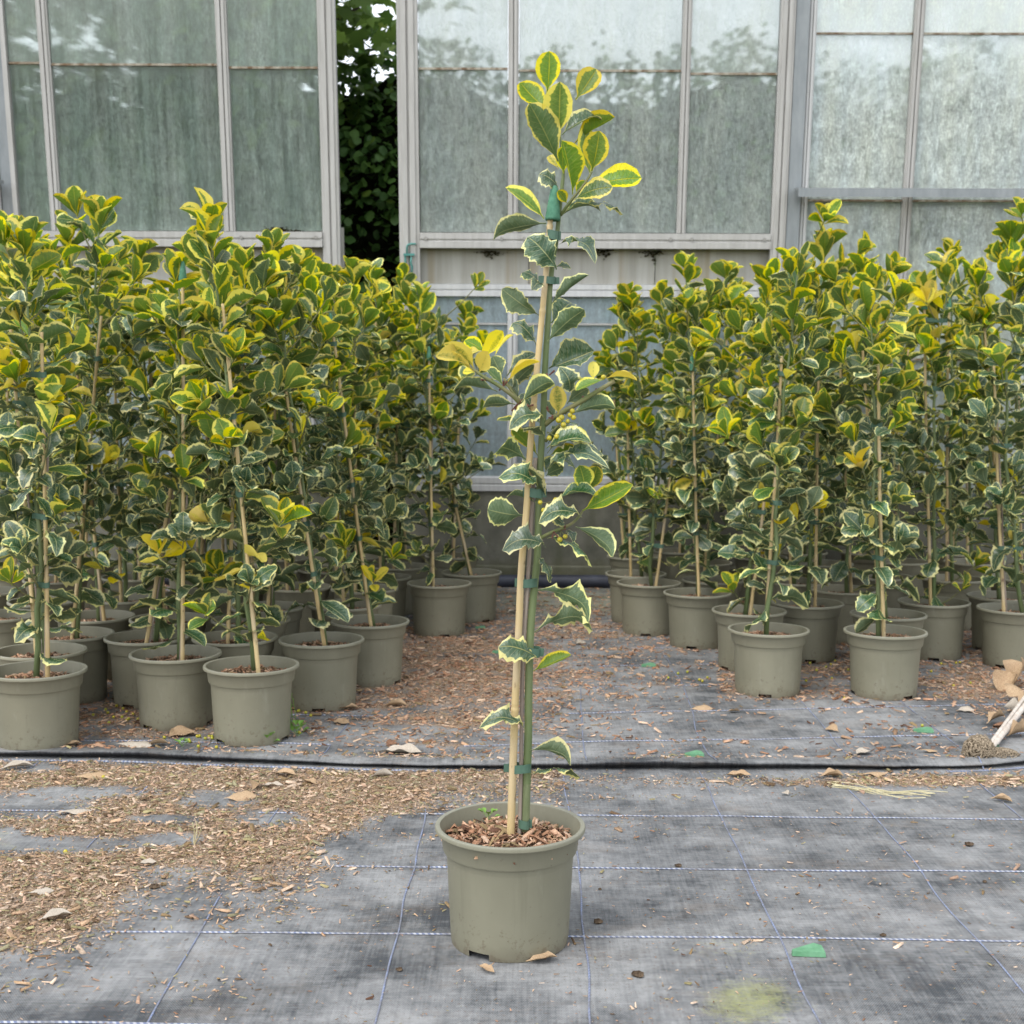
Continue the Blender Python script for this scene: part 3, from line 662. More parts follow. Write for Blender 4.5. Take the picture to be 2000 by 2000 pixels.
# ================================================================== HEDGE AND TREES OUTSIDE
def hleaf(name, lobed=False):
    if lobed:
        o = [(0, 0), (.18, .06), (.48, .02), (.36, .22), (.60, .42), (.36, .48), (.34, .62), (.14, .60), (0, 1.0)]
    else:
        o = [(0, 0), (.20, .10), (.36, .28), (.42, .45), (.38, .62), (.26, .80), (.12, .92), (0, 1.0)]
    n = len(o); vs = [(x, y, .10 * math.sin(y * 3.1) - .25 * x) for x, y in o] + [(-x, y, .10 * math.sin(y * 3.1) - .25 * x) for x, y in o[1:-1]]
    # fan on each side of the midrib
    fs = []
    R_ = list(range(n)); L_ = [0] + [n + i for i in range(n - 2)] + [n - 1]
    fs.append(tuple(R_)); fs.append(tuple(reversed(L_)))
    return vs, fs
def hedge_mat(name, a, b, c2, tr=0.25):
    s = NT(name)
    at = s.node('ShaderNodeAttribute', attribute_name='tone').outputs['Fac']
    rnd = s.rand(); t = s.math('FRACT', s.math('ADD', at, rnd))
    c = s.mix(s.mr(t, 0, .75), a, b); c = s.mix(s.mr(t, .86, .98), c, c2)
    s.base(c, 0.45, 0.35)
    tn = s.node('ShaderNodeBsdfTranslucent'); s.l(c, tn.inputs[0]); mx = s.node('ShaderNodeMixShader'); mx.inputs[0].default_value = tr
    s.l(s.bsdf.outputs[0], mx.inputs[1]); s.l(tn.outputs[0], mx.inputs[2]); s.l(mx.outputs[0], s.out.inputs[0]); return s.m
M['hedge'] = hedge_mat('hedge_leaf', (0.055, 0.125, 0.030), (0.11, 0.21, 0.045), (0.16, 0.25, 0.04), .25)
M['maple'] = hedge_mat('maple_leaf', (0.08, 0.15, 0.03), (0.16, 0.25, 0.05), (0.28, 0.36, 0.08), .45)
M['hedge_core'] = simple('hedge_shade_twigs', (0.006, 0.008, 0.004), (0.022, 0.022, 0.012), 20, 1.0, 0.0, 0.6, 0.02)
M['trunk'] = simple('tree_bark', (0.045, 0.038, 0.028), (0.11, 0.095, 0.07), 14, 0.9, 0.1, 0.6, 0.01)
def scatter(name, tmpl, pts, mat, parent, rs, size=(.045, .075), droop=0.3, face=None, kind='stuff', ):
    """joined leaf sprays: pts (n,3) -> one mesh"""
    n = len(pts); tv = np.array(tmpl[0], dtype=np.float64); k = len(tv)
    S = rs.uniform(size[0], size[1], n)
    yaw = rs.uniform(0, 2 * np.pi, n); pit = rs.normal(-droop, .5, n); rol = rs.normal(0, .6, n)
    if face is not None: yaw = rs.normal(face, .9, n)
    cy, sy = np.cos(yaw), np.sin(yaw); cp, sp = np.cos(pit), np.sin(pit); cr, sr = np.cos(rol), np.sin(rol)
    # leaf axis y -> direction
    ax = np.stack([cp * sy * -1, cp * cy, sp], 1)
    side = np.stack([cy, sy, np.zeros(n)], 1); nor = np.cross(side, ax)
    s2 = side * cr[:, None] + nor * sr[:, None]; n2 = np.cross(s2, ax)
    V = pts[:, None, :] + S[:, None, None] * (tv[None, :, 0:1] * s2[:, None, :] + tv[None, :, 1:2] * ax[:, None, :] + tv[None, :, 2:3] * n2[:, None, :])
    V = V.reshape(-1, 3)
    fl = [len(f) for f in tmpl[1]]; idx = np.concatenate([np.array(f) for f in tmpl[1]])
    loops = (idx[None, :] + (np.arange(n) * k)[:, None]).ravel()
    cnt = np.tile(np.array(fl), n)
    me = bpy.data.meshes.new(name); me.vertices.add(len(V)); me.vertices.foreach_set('co', V.astype(np.float32).ravel())
    me.loops.add(len(loops)); me.loops.foreach_set('vertex_index', loops.astype(np.int32))
    me.polygons.add(len(cnt)); st = np.concatenate([[0], np.cumsum(cnt)[:-1]]); me.polygons.foreach_set('loop_start', st.astype(np.int32)); me.polygons.foreach_set('loop_total', cnt.astype(np.int32))
    me.update(calc_edges=True)
    a = me.attributes.new('tone', 'FLOAT', 'POINT'); a.data.foreach_set('value', np.repeat(rs.uniform(0, 1, n), k).astype(np.float32))
    me.materials.append(mat)
    return link(name, me, parent, kind=kind)
rs = np.random.RandomState(7)
hd = thing('hedge', 'tall dark green leafy hedge growing outside, seen through the gap between the glass panels', 'hedge', (0, 9.1, 0))
def htop(x):
    return 3.16 + .14 * math.exp(-((x + .78) / .3) ** 2) + .16 * mnoise.noise(Vector((x * 1.1, 2, 0))) + .16 * mnoise.noise(Vector((x * 3.3, 5, 0))) + .05 * (x > .8)
def hfront(x, z): return -.55 + .16 * mnoise.noise(Vector((x * 1.8, z * 1.8, 9))) + .07 * mnoise.noise(Vector((x * 6, z * 6, 2)))
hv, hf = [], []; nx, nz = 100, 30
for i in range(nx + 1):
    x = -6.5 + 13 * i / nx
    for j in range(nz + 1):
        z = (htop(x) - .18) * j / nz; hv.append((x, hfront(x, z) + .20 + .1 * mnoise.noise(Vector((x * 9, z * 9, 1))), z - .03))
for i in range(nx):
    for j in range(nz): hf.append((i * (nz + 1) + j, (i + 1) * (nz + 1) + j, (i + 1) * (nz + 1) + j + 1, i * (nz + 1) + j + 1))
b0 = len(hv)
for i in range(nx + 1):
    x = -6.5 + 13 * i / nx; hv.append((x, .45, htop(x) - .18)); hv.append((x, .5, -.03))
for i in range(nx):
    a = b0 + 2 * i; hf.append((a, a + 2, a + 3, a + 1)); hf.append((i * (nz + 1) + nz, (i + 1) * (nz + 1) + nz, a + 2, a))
link('shade_core', mesh('shade_core', hv, hf, M['hedge_core']), hd)  # near-black sheet behind the leaves, the hedge's inner shade put into colour
N = 26000
X = rs.uniform(-6.5, 6.5, N); Z = rs.uniform(0.0, 1, N) ** .8
P = np.zeros((N, 3))
for i in range(N):
    x = X[i]; tz = htop(x); z = Z[i] * (tz + .05); d = abs(rs.normal(0, .09))
    den = mnoise.noise(Vector((x * 2.5, z * 2.5, 7)))
    if den < -.18: d += .12
    P[i] = (x, hfront(x, z) + d, z)
scatter('leaves', hleaf('h'), P, M['hedge'], hd, rs, (.045, .075), .35, face=math.pi)
N = 4200
P = np.zeros((N, 3))
for i in range(N):                    # shoots along the top
    x = rs.uniform(-6.5, 6.5); c = round(x * 9) / 9 + .05 * math.sin(x * 60)
    h = .42 * max(0, mnoise.noise(Vector((c * 7, 1, 1)))) + .1
    P[i] = (c + rs.normal(0, .035), rs.uniform(-.35, .3), htop(x) - .12 + rs.uniform(0, 1) * h * 1.4)
scatter('leaves', hleaf('h'), P, M['hedge'], hd, rs, (.04, .07), .0)
# individually visible hedge leaves in the gap
hm = []
for q in range(4):
    v, f = hleaf('h'); r = random.Random(q); v = [(x * (1 + .15 * r.uniform(-1, 1)), y, z * r.uniform(-1.5, 2)) for x, y, z in v]; me = mesh('leaf', v, f, M['hedge'])
    a = me.attributes.new('tone', 'FLOAT', 'POINT'); a.data.foreach_set('value', [r.random()] * len(v)); hm.append(me)
r = random.Random(5)
for i in range(280):
    px_ = r.uniform(655, 800); py_ = r.uniform(20, 560)
    p = aty(px_, py_, 8.62); x, z = p.x, p.z
    if mnoise.noise(Vector((x * 2.5, z * 2.5, 7))) < -.12: continue
    Y = hfront(x, z) - r.uniform(.0, .05)
    m = Matrix.Translation((x, Y, z)) @ Matrix.Rotation(math.pi + r.gauss(0, .8), 4, 'Z') @ Matrix.Rotation(-r.gauss(.9, .4), 4, 'X') @ Matrix.Rotation(r.gauss(0, .5), 4, 'Y') @ Matrix.Scale(r.uniform(.055, .085), 4)
    link('leaf', hm[i % 4], hd, m)
# maple tree on the left
def tree(label, x, y, h, spread, n, seed, mat, size, zlo):
    t = thing('tree', label, 'tree', (x, y, 0)); r = random.Random(seed)
    tv, tf = tube([(0, 0, -.05), (.05, .02, h * .3), (-.05, .05, h * .6), (.05, 0, h * .9)], [.12, .10, .07, .03], 10); link('trunk', mesh('trunk', tv, tf, M['trunk'], True), t)
    pts = []
    for k in range(26):
        a = r.uniform(0, 6.28); z0 = r.uniform(zlo, h * .8); L = spread * r.uniform(.5, 1); ez = r.uniform(.0, .7)
        p = [Vector((0, 0, z0))]; d = Vector((math.cos(a), math.sin(a) * .6, ez)).normalized()
        for s_ in range(6):
            d = (d + Vector((r.gauss(0, .15), r.gauss(0, .15), r.gauss(-.04, .1)))).normalized(); p.append(p[-1] + d * L / 6)
        tv, tf = tube(p, [.03 * (1 - i / 7) + .004 for i in range(7)], 6); link('branch', mesh('branch', tv, tf, M['trunk'], True), t)
        for q in p[1:]:
            for _ in range(n // (26 * 6)): pts.append(q + Vector((r.gauss(0, .26), r.gauss(0, .22), r.gauss(0, .2))))
    scatter('crown', hleaf('m', True), np.array([tuple(q) for q in pts]), mat, t, np.random.RandomState(seed), size, .5); return t
maple1 = tree('broad green maple tree spreading above the hedge behind the left glass panel', -2.35, 8.85, 5.6, 1.7, 8500, 3, M['maple'], (.08, .15), 2.2)
tree('second green maple tree farther left behind the left glass panel', -4.6, 9.0, 5.2, 1.6, 5000, 11, M['maple'], (.08, .15), 2.2)
mm = []
for q in range(3):
    v, f = hleaf('m', True); rr_ = random.Random(q); v = [(x * (1 + .15 * rr_.uniform(-1, 1)), y, z * rr_.uniform(.5, 2)) for x, y, z in v]; me = mesh('leaf', v, f, M['maple'])
    a = me.attributes.new('tone', 'FLOAT', 'POINT'); a.data.foreach_set('value', [rr_.uniform(.4, .7)] * len(v)); mm.append(me)
r = random.Random(21)
for (cx_, cy_, n_) in ((235, 95, 5), (290, 105, 4), (60, 60, 5), (120, 190, 3), (350, 30, 6), (430, 70, 6), (560, 60, 8), (500, 110, 5), (545, 185, 4), (60, 250, 3), (300, 150, 4), (480, 20, 6), (590, 120, 4), (170, 30, 5)):
    sp_ = aty(cx_, cy_, 8.05); o_ = Vector(maple1.location); pts = [sp_ + Vector((.03, .30, .14)), sp_ + Vector((.01, .12, .06)), sp_]
    v, f = tube([p_ - o_ for p_ in pts], [.004, .003, .002], 5); link('branch', mesh('branch', v, f, M['trunk'], True), maple1)
    for _ in range(n_):
        p_ = sp_ + Vector((r.gauss(0, .09), r.gauss(0, .06), r.gauss(0, .06))) - o_
        link('leaf', mm[r.randint(0, 2)], maple1, Matrix.Translation(p_) @ Matrix.Rotation(math.pi + r.gauss(0, 1.2), 4, 'Z') @ Matrix.Rotation(-r.gauss(.7, .4), 4, 'X') @ Matrix.Rotation(r.gauss(0, .5), 4, 'Y') @ Matrix.Scale(r.uniform(.09, .15), 4))

# ================================================================== HOLLY PLANTS
def leaf_mesh(name, mat, seed, teeth=0.0, wave=0.0, arch=0.1, cup=0.12, twist=0.0, obov=0.92, nseg=16, curl=0.0, tipsharp=0.0, blunt=.50):
    """unit leaf: base (0,0,0), tip (0,1,0); full width 1 (scaled to real width), top side +Z"""
    r = random.Random(seed); ph = [r.uniform(0, 6.28), r.uniform(0, 6.28)]
    us = [-1, -.62, 0, .62, 1]
    vs, uvs, fs = [], [], []
    lop = r.uniform(-.06, .06)
    for i in range(nseg + 1):
        v = i / nseg
        if v < .10: w = .035 + .02 * v
        else:
            t = (v - .10) / .90
            w = 0.5 * (math.sin(math.pi * min(1, t ** (obov * 1.26))) ** (blunt if t > .5 else .78) if 0 < t < 1 else 0.0)
            w = max(w, .035 * (1 - t)) + (.012 if t < 1 else 0)
            w *= (1 - tipsharp * max(0, t - .75) * 2)
        for u in us:
            tt = 0
            e = abs(u); k = 0
            ww = w
            if e == 1 and .14 < v < .97:
                k = ((i + (1 if u > 0 else 0)) % 3 == 0)
                ww = w * (1 + teeth * (0.75 if k else -0.2) * r.uniform(.6, 1.3)) + r.uniform(-.008, .008)
            x = u * ww + lop * math.sin(math.pi * v)
            z = arch * 4 * v * (1 - v) + cup * (e ** 1.6) * w * 2 - .03 * (1 - e) * math.sin(math.pi * v)
            side = 0 if u < 0 else 1
            z += wave * (e ** 2) * math.sin(v * 15 + ph[side]) * math.sin(math.pi * v)
            if teeth > .1 and e == 1 and k: z += wave * .6 * (1 if (i // 3) % 2 else -1)
            y = v
            if curl: y -= 0; z += -curl * max(0, v - .7) ** 2 * 4
            if twist:
                a = twist * (v - .1); x0, z0 = x, z - arch * 4 * v * (1 - v)
                x = x0 * math.cos(a) - z0 * math.sin(a); z = x0 * math.sin(a) + z0 * math.cos(a) + arch * 4 * v * (1 - v)
            vs.append((x, y, z)); uvs.append((u * .5 + .5, v))
    for i in range(nseg):
        for k in range(4):
            a = i * 5 + k; fs.append((a, a + 1, a + 6, a + 5))
    me = mesh(name, vs, fs, mat, True)
    uvl = me.uv_layers.new(name='UVMap'); vi = np.empty(len(me.loops), dtype=np.int32); me.loops.foreach_get('vertex_index', vi)
    uvl.data.foreach_set('uv', np.array(uvs, dtype=np.float32)[vi].ravel())
    return me
LM = {
 'Y': [leaf_mesh('leaf_y', M['young'], 1 + q, teeth=.03, wave=.012, arch=a, cup=c, obov=o, twist=t) for q, (a, c, o, t) in enumerate([(.05, .16, .86, 0), (.10, .22, .92, .25), (-.06, .12, .82, -.2), (.02, .30, .88, 0), (.12, .10, .95, -.4)])],
 'M': [leaf_mesh('leaf_m', M['mature'], 21 + q, teeth=te, wave=w, arch=a, cup=c, obov=o, twist=t, nseg=20, curl=k) for q, (te, w, a, c, o, t, k) in enumerate([(.16, .035, .10, .05, .92, 0, 0), (.22, .055, .14, -.08, .95, .35, .2), (.12, .03, .05, .15, .90, -.3, 0), (.24, .07, .18, .02, 1.0, .2, .5), (.08, .02, .12, .1, .88, .2, .3), (.18, .045, -.04, -.12, .94, -.5, 0)])],
 'B': [leaf_mesh('leaf_b', M['between'], 41 + q, teeth=.08, wave=.03, arch=a, cup=c, obov=o, twist=t) for q, (a, c, o, t) in enumerate([(.08, .12, .88, .2), (.14, .04, .92, -.3), (.02, .2, .86, 0), (.10, -.1, .95, .5)])],
 'G': [leaf_mesh('leaf_g', M['yellow'], 61 + q, teeth=.02, wave=.02, arch=a, cup=c, obov=o, twist=t) for q, (a, c, o, t) in enumerate([(.05, .1, .90, 0), (.16, .2, .95, .6), (-.08, .15, 1.0, -.5)])],
}
# parts of a pot, shared
NP = 64
def pot_meshes():
    prof = [(.1085, .0), (.1100, .012), (.1175, .166), (.1185, .170), (.1235, .1725), (.1250, .176), (.1285, .2065), (.1300, .2085), (.1378, .2095), (.1392, .2115), (.1392, .2175), (.1380, .2195), (.1345, .2200), (.1305, .2190), (.1290, .2100), (.1150, .150)]
    vs, fs = lathe(prof, NP); out = []
    for i, f in enumerate(fs):
        ring, k = divmod(i, NP)
        ph = (k + .5) / NP * 3 % 1
        if ring == 0 and .41 < ph < .59: continue
        out.append(f)
    # underside and notch roofs
    c = len(vs); vs.append((0, 0, .0125))
    b = len(vs); r_ = prof[1][0] - .0006
    for k in range(NP): vs.append((r_ * math.cos(6.28319 * k / NP), r_ * math.sin(6.28319 * k / NP), .0118))
    for k in range(NP): out.append((b + (k + 1) % NP, b + k, c))
    # thin double line of a nested rim
    me = mesh('pot', vs, out, M['pot'], True)
    try: me.set_sharp_from_angle(angle=R(32))
    except Exception: pass
    return me
POT = pot_meshes()
def soil_mesh(seed, z=.183, rad=.1235):
    vs, fs = [], []; nr = 8; n = 28
    vs.append((0, 0, z + .012))
    for i in range(1, nr + 1):
        rr = rad * i / nr
        for k in range(n):
            t = 6.2832 * k / n; x, y = rr * math.cos(t), rr * math.sin(t)
            vs.append((x, y, z + .012 * (1 - (i / nr) ** 2) + .006 * mnoise.noise(Vector((x * 40, y * 40, seed)))))
    for k in range(n): fs.append((0, 1 + k, 1 + (k + 1) % n))
    for i in range(nr - 1):
        for k in range(n):
            a = 1 + i * n; fs.append((a + k, a + n + k, a + n + (k + 1) % n, a + (k + 1) % n))
    return mesh('soil', vs, fs, M['soil'], True)
def chip_arrays(n, rs, P, size, palette, wide=.28, tilt=.25):
    """thin split-wood flakes"""
    L = rs.uniform(size[0], size[1], n); L *= rs.choice([.5, .8, 1, 1.5], n, p=[.35, .35, .2, .1]); W = L * rs.uniform(.16, wide * 1.6, n); T = W * .35
    a = rs.uniform(0, 2 * np.pi, n); ti = rs.normal(0, tilt, n); ro = rs.normal(0, tilt, n)
    ax = np.stack([np.cos(a) * np.cos(ti), np.sin(a) * np.cos(ti), np.sin(ti)], 1)
    sd = np.stack([-np.sin(a), np.cos(a), np.zeros(n)], 1); up = np.cross(ax, sd)
    s2 = sd * np.cos(ro)[:, None] + up * np.sin(ro)[:, None]; u2 = np.cross(ax, s2)
    t = np.array([(-1, -.7, 0), (1, -.35, 0), (.85, .5, 0), (-.8, .9, 0), (-.9, -.6, 1), (.9, -.3, 1.1), (.75, .45, .8), (-.7, .8, .9)])
    V = np.repeat(t[None], n, 0) * (1 + rs.uniform(-.2, .2, (n, 8, 3)))
    Q = P[:, None, :] + V[..., 0:1] * (L / 2)[:, None, None] * ax[:, None] + V[..., 1:2] * (W / 2)[:, None, None] * s2[:, None] + V[..., 2:3] * T[:, None, None] * u2[:, None]
    F = np.array([(4, 5, 6, 7), (0, 1, 5, 4), (1, 2, 6, 5), (2, 3, 7, 6), (3, 0, 4, 7)])
    loops = (F.ravel()[None] + (np.arange(n) * 8)[:, None]).ravel()
    pal = np.array(palette); C = pal[rs.randint(0, len(pal), n)] * rs.uniform(.7, 1.25, (n, 1))
    return Q.reshape(-1, 3), loops, np.repeat(C, 8, 0)
def chip_mesh(name, V, loops, C, mat):
    me = bpy.data.meshes.new(name); me.vertices.add(len(V)); me.vertices.foreach_set('co', V.astype(np.float32).ravel())
    me.loops.add(len(loops)); me.loops.foreach_set('vertex_index', loops.astype(np.int32)); nf = len(loops) // 4
    me.polygons.add(nf); me.polygons.foreach_set('loop_start', (np.arange(nf) * 4).astype(np.int32)); me.polygons.foreach_set('loop_total', np.full(nf, 4, np.int32))
    me.update(calc_edges=True)
    a = me.color_attributes.new('chipcol', 'FLOAT_COLOR', 'POINT'); a.data.foreach_set('color', np.concatenate([C, np.ones((len(C), 1))], 1).astype(np.float32).ravel())
    me.materials.append(mat); return me
def chip_mat():
    s = NT('bark_flake'); at = s.node('ShaderNodeAttribute', attribute_name='chipcol')
    n = s.noise(s.coord(), 420, 2, .6); c = s.mix(s.mr(n, .35, .65), (.70, .68, .66), (1.12, 1.1, 1.08)); c = s.mix(1.0, at.outputs['Color'], c, 'MULTIPLY'); c = s.mix(s.mr(s.noise(s.coord(), 7, 5, .75), .5, .72, 0, .45), c, (0.10, 0.065, 0.04))
    s.base(c, .85, .15); return s.m
M['chip'] = chip_mat()
PAL_RED = [(.42, .24, .15), (.52, .33, .22), (.32, .17, .10), (.60, .43, .31), (.13, .07, .045), (.46, .30, .19), (.26, .19, .10), (.36, .20, .12)]
PAL_TAN = [(.50, .34, .22), (.58, .43, .31), (.38, .26, .16), (.64, .50, .38), (.24, .17, .09), (.33, .29, .15), (.46, .31, .22), (.15, .10, .06), (.28, .26, .16)]
SOIL, MULCH = [], []
for q in range(4):
    SOIL.append(soil_mesh(q * 3.7)); rs = np.random.RandomState(100 + q); n = 420
    rr = .117 * np.sqrt(rs.uniform(0, 1, n)); tt = rs.uniform(0, 6.283, n)
    P = np.stack([rr * np.cos(tt), rr * np.sin(tt), .184 + .012 * (1 - (rr / .12) ** 2) + rs.uniform(0, .004, n)], 1)
    MULCH.append(chip_mesh('bark_mulch', *chip_arrays(n, rs, P, (.006, .020), PAL_RED, .3, .4), M['chip']))
# cane, ties, caps, berries (unit meshes)
def cane_mesh(seed):
    r = random.Random(seed); pts, rad = [], []; z = 0; nodes = []
    zz = r.uniform(.05, .12)
    while zz < 1: nodes.append(zz); zz += r.uniform(.12, .17)
    for i in range(81):
        z = i / 80
        k = max([math.exp(-((z - q) / .004) ** 2) for q in nodes])
        pts.append((.0016 * math.sin(z * 7 + seed), .0016 * math.cos(z * 5 + seed), z)); rad.append((.0068 - .0020 * z) + .0010 * k)
    for q in nodes:
        pts.append
    v, f = tube(pts, rad, 10); return mesh('cane', v, f, M['cane'], True)
CANES = [cane_mesh(q) for q in range(3)]
def thin_cane():
    v, f = tube([(.0008 * math.sin(i * .7), .0008 * math.cos(i * .5), i / 20) for i in range(21)], .0035, 8); return mesh('thin_cane', v, f, M['deadwood'], True)
THIN = thin_cane()
def tie_mesh():
    vs, fs = [], []; n = 20
    for i in range(n):
        t = 6.2832 * i / n; x = .024 * (abs(math.cos(t)) ** .7) * (1 if math.cos(t) > 0 else -1); y = .0105 * math.sin(t)
        for (k, z) in ((1, -.008), (1, .008), (.93, .008), (.93, -.008)): vs.append((x * k, y * k, z + .0015 * math.sin(t * 2)))
    for i in range(n):
        j = (i + 1) % n
        for a in range(4): b = (a + 1) % 4; fs.append((i * 4 + a, j * 4 + a, j * 4 + b, i * 4 + b))
    b0 = len(vs); v, f = boxg(.022, .034, -.0012, .0012, -.008, .007, b0); vs += v; fs += f
    return mesh('tie', vs, fs, M['tie'])
TIE = tie_mesh()
v, f = lathe([(.0001, .062), (.005, .060), (.0085, .052), (.012, .030), (.0155, .004), (.0150, .0), (.009, .0), (.007, .012), (.0001, .014)], 18)
v = [(x * (1 + .03 * math.sin(z * 200)), y * .8, z) for x, y, z in v]; CAPM = mesh('cane_cap', v, f, M['cap'], True)
def sphere(r, n=10):
    prof = [(max(1e-5, r * math.sin(math.pi * i / 7)), -r * math.cos(math.pi * i / 7)) for i in range(8)]
    v, f = lathe(prof, n); b = len(v); v2, f2 = lathe([(.0001, r * 1.12), (r * .28, r * 1.0)], 6); return v + v2, f + [tuple(i + b for i in q) for q in f2]
v, f = sphere(.0050); BERRY = mesh('berry', v, f, M['berry'], True)

def orient(base, tip_dir, normal, L, W, Zs=None):
    y = tip_dir.normalized(); z = (normal - y * normal.dot(y))
    if z.length < 1e-4: z = y.orthogonal()
    z.normalize(); x = y.cross(z)
    zs = Zs if Zs else L
    return Matrix(((x.x * W, y.x * L, z.x * zs, base.x), (x.y * W, y.y * L, z.y * zs, base.y), (x.z * W, y.z * L, z.z * zs, base.z), (0, 0, 0, 1)))
def align_z(p, q):
    d = q - p; L = d.length; rot = d.to_track_quat('Z', 'Y').to_matrix().to_4x4()
    return Matrix.Translation(p) @ rot @ Matrix.Diagonal((1, 1, L, 1))
UPV = Vector((0, 0, 1))
def holly(label, x, y, top, seed, cane=None, cap=False, dens=1.0, low=.30, spread=1.0, yellow=0.05, group='potted hollies standing in the block behind', topz=None):
    """top: vector of the leader tip relative to the pot; cane: (dx,dy of foot, top vector)"""
    r = random.Random(seed)
    t = thing('potted_holly', label, 'potted holly', (x, y, surf_z(x, y) + .001), (0, 0, 0), group)
    rz = r.uniform(0, 6.28)
    link('pot', POT, t, Matrix.Rotation(rz, 4, 'Z')); q = seed % 4
    link('soil', SOIL[q], t, Matrix.Rotation(rz, 4, 'Z')); link('bark_mulch', MULCH[q], t, Matrix.Rotation(rz, 4, 'Z'), 'stuff')
    foot = Vector((r.uniform(-.03, .03), r.uniform(-.03, .03), .186))
    if cane is None: cane = (foot.x + r.choice([-1, 1]) * r.uniform(.012, .03), foot.y - r.uniform(-.01, .02), Vector((top.x * .8 + r.uniform(-.03, .03), top.y * .8, top.z - r.uniform(.12, .35))))
    cf = Vector((cane[0], cane[1], .16)); ct = cane[2]
    link('cane', CANES[seed % 3], t, align_z(cf, ct))
    if r.random() < .35: link('thin_cane', THIN, t, align_z(cf + Vector((.011 if cf.x < foot.x else -.011, .004, 0)), cf.lerp(ct, r.uniform(.45, .8)) + Vector((.010, .006, 0))))
    if cap: link('cane_cap', CAPM, t, Matrix.Translation(ct - (ct - cf).normalized() * .018) @ (ct - cf).to_track_quat('Z', 'Y').to_matrix().to_4x4())
    # stem
    N = 12; sp = []
    H = top.z
    for i in range(N + 1):
        k = i / N; c = cf.lerp(ct, min(1, k * H / max(.3, ct.z)))
        free = foot.lerp(Vector(top), k)
        bl = .65 * math.sin(math.pi * min(1, k))
        p = free.lerp(c + Vector((foot.x - cf.x, foot.y - cf.y, 0)).normalized() * .014, bl) if c.z < ct.z - .001 else free
        p = Vector((p.x, p.y, foot.z + (H - foot.z) * k)) + Vector((r.gauss(0, .004), r.gauss(0, .004), 0))
        sp.append(p)
    sp[0] = foot; sp[-1] = Vector(top)
    v, f = tube(sp, [.0085 * (1 - .75 * i / N) + .0008 for i in range(N + 1)], 8); link('stem', mesh('stem', v, f, M['stem'], True), t)
    def at(z):
        k = max(0, min(.9999, (z - foot.z) / (H - foot.z))) * N; i = int(k); return sp[i].lerp(sp[i + 1], k - i)
    for kz in (.30, .50, .72, .92):
        z = .18 + (ct.z - .18) * kz * r.uniform(.92, 1.04); p = cf.lerp(ct, (z - cf.z) / (ct.z - cf.z)); s_ = at(z); mid = (p + s_) / 2; d = s_ - p
        sc_ = max(.6, min(1.7, (d.length / 2 + .012) / .024))
        link('tie', TIE, t, Matrix.Translation(mid) @ Matrix.Rotation(math.atan2(d.y, d.x), 4, 'Z') @ Matrix.Diagonal((sc_, 1, 1, 1)))
    cnt = [0]
    def put(base, d, kind, L, wr=.50, nrm=None, tilt=.36):
        if cnt[0] > 285: return
        cnt[0] += 1
        n = (nrm if nrm is not None else UPV) + Vector((r.gauss(0, tilt), r.gauss(0, tilt), r.gauss(0, tilt * .5)))
        L *= (1.18 if kind != 'G' else .95); W = L * wr * r.uniform(.85, 1.15)
        link('leaf', r.choice(LM[kind]), t, orient(base, d, n, L, W, L * r.uniform(.6, 1.3)))
    def kind_at(z, tipness=0):
        k = z / H + .12 * tipness + r.gauss(0, .17) - .02
        if r.random() < yellow * (.6 + .3 * tipness): return 'G'
        return 'Y' if k > .86 else ('B' if k > .66 else 'M')
    # leaves on the stem
    z = low - .03; a = r.uniform(0, 6.28)
    while z < H - .02:
        a += 2.4 + r.gauss(0, .25); k = z / H
        el = -.22 + 1.2 * k ** 2.4 + r.gauss(0, .26)
        if r.random() < dens:
            d = Vector((math.cos(a) * math.cos(el), math.sin(a) * math.cos(el), math.sin(el)))
            put(at(z), d, kind_at(z), r.uniform(.072, .108) * (1.1 if k < .5 else 1))
        z += r.uniform(.020, .034)
    # top rosette
    for i in range(7):
        a += 2.4; el = r.uniform(.5, 1.25); d = Vector((math.cos(a) * math.cos(el), math.sin(a) * math.cos(el), math.sin(el)))
        put(Vector(top) - UPV * r.uniform(0, .05), d, 'Y' if r.random() < .9 else 'B', r.uniform(.062, .095), .55, -Vector((math.cos(a), math.sin(a), 0)) + UPV * .8)
    # side branches
    nb = int(17 * dens * spread); a = r.uniform(0, 6.28)
    for b in range(nb):
        z = low + .08 + (H - low - r.uniform(.18, .30)) * ((b + r.random()) / nb) ** .85; k = z / H; a += 2.4 + r.gauss(0, .4)
        L = r.uniform(.06, .19) * (1.15 - .45 * abs(k - .6)) * spread
        if k > .85: L = r.uniform(.07, .17)
        el = r.uniform(.25, .85) + .25 * (k > .75); d = Vector((math.cos(a) * math.cos(el), math.sin(a) * math.cos(el), math.sin(el)))
        p0 = at(z); pts = [p0, p0 + d * L * .5, p0 + d * L + UPV * L * .12]
        v, f = tube(pts, [.0032, .0026, .0014], 5, False); link('branch', mesh('branch', v, f, M['twig'], True), t)
        s_ = .25
        while s_ < .95:
            aa = r.uniform(0, 6.28); o = d.orthogonal(); o = Matrix.Rotation(aa, 3, d) @ o
            dd = (o + d * r.uniform(.2, .8)).normalized()
            if dd.z < -.4: dd.z *= -.5
            put(pts[0].lerp(pts[2], s_), dd, kind_at(p0.z), r.uniform(.062, .092)); s_ += .024 / L * r.uniform(.9, 1.3)
        na = r.randint(4, 6); aa = r.uniform(0, 6.28)
        knd = kind_at(z, 1.2)
        if k > .5 and r.random() < .7: knd = 'Y'
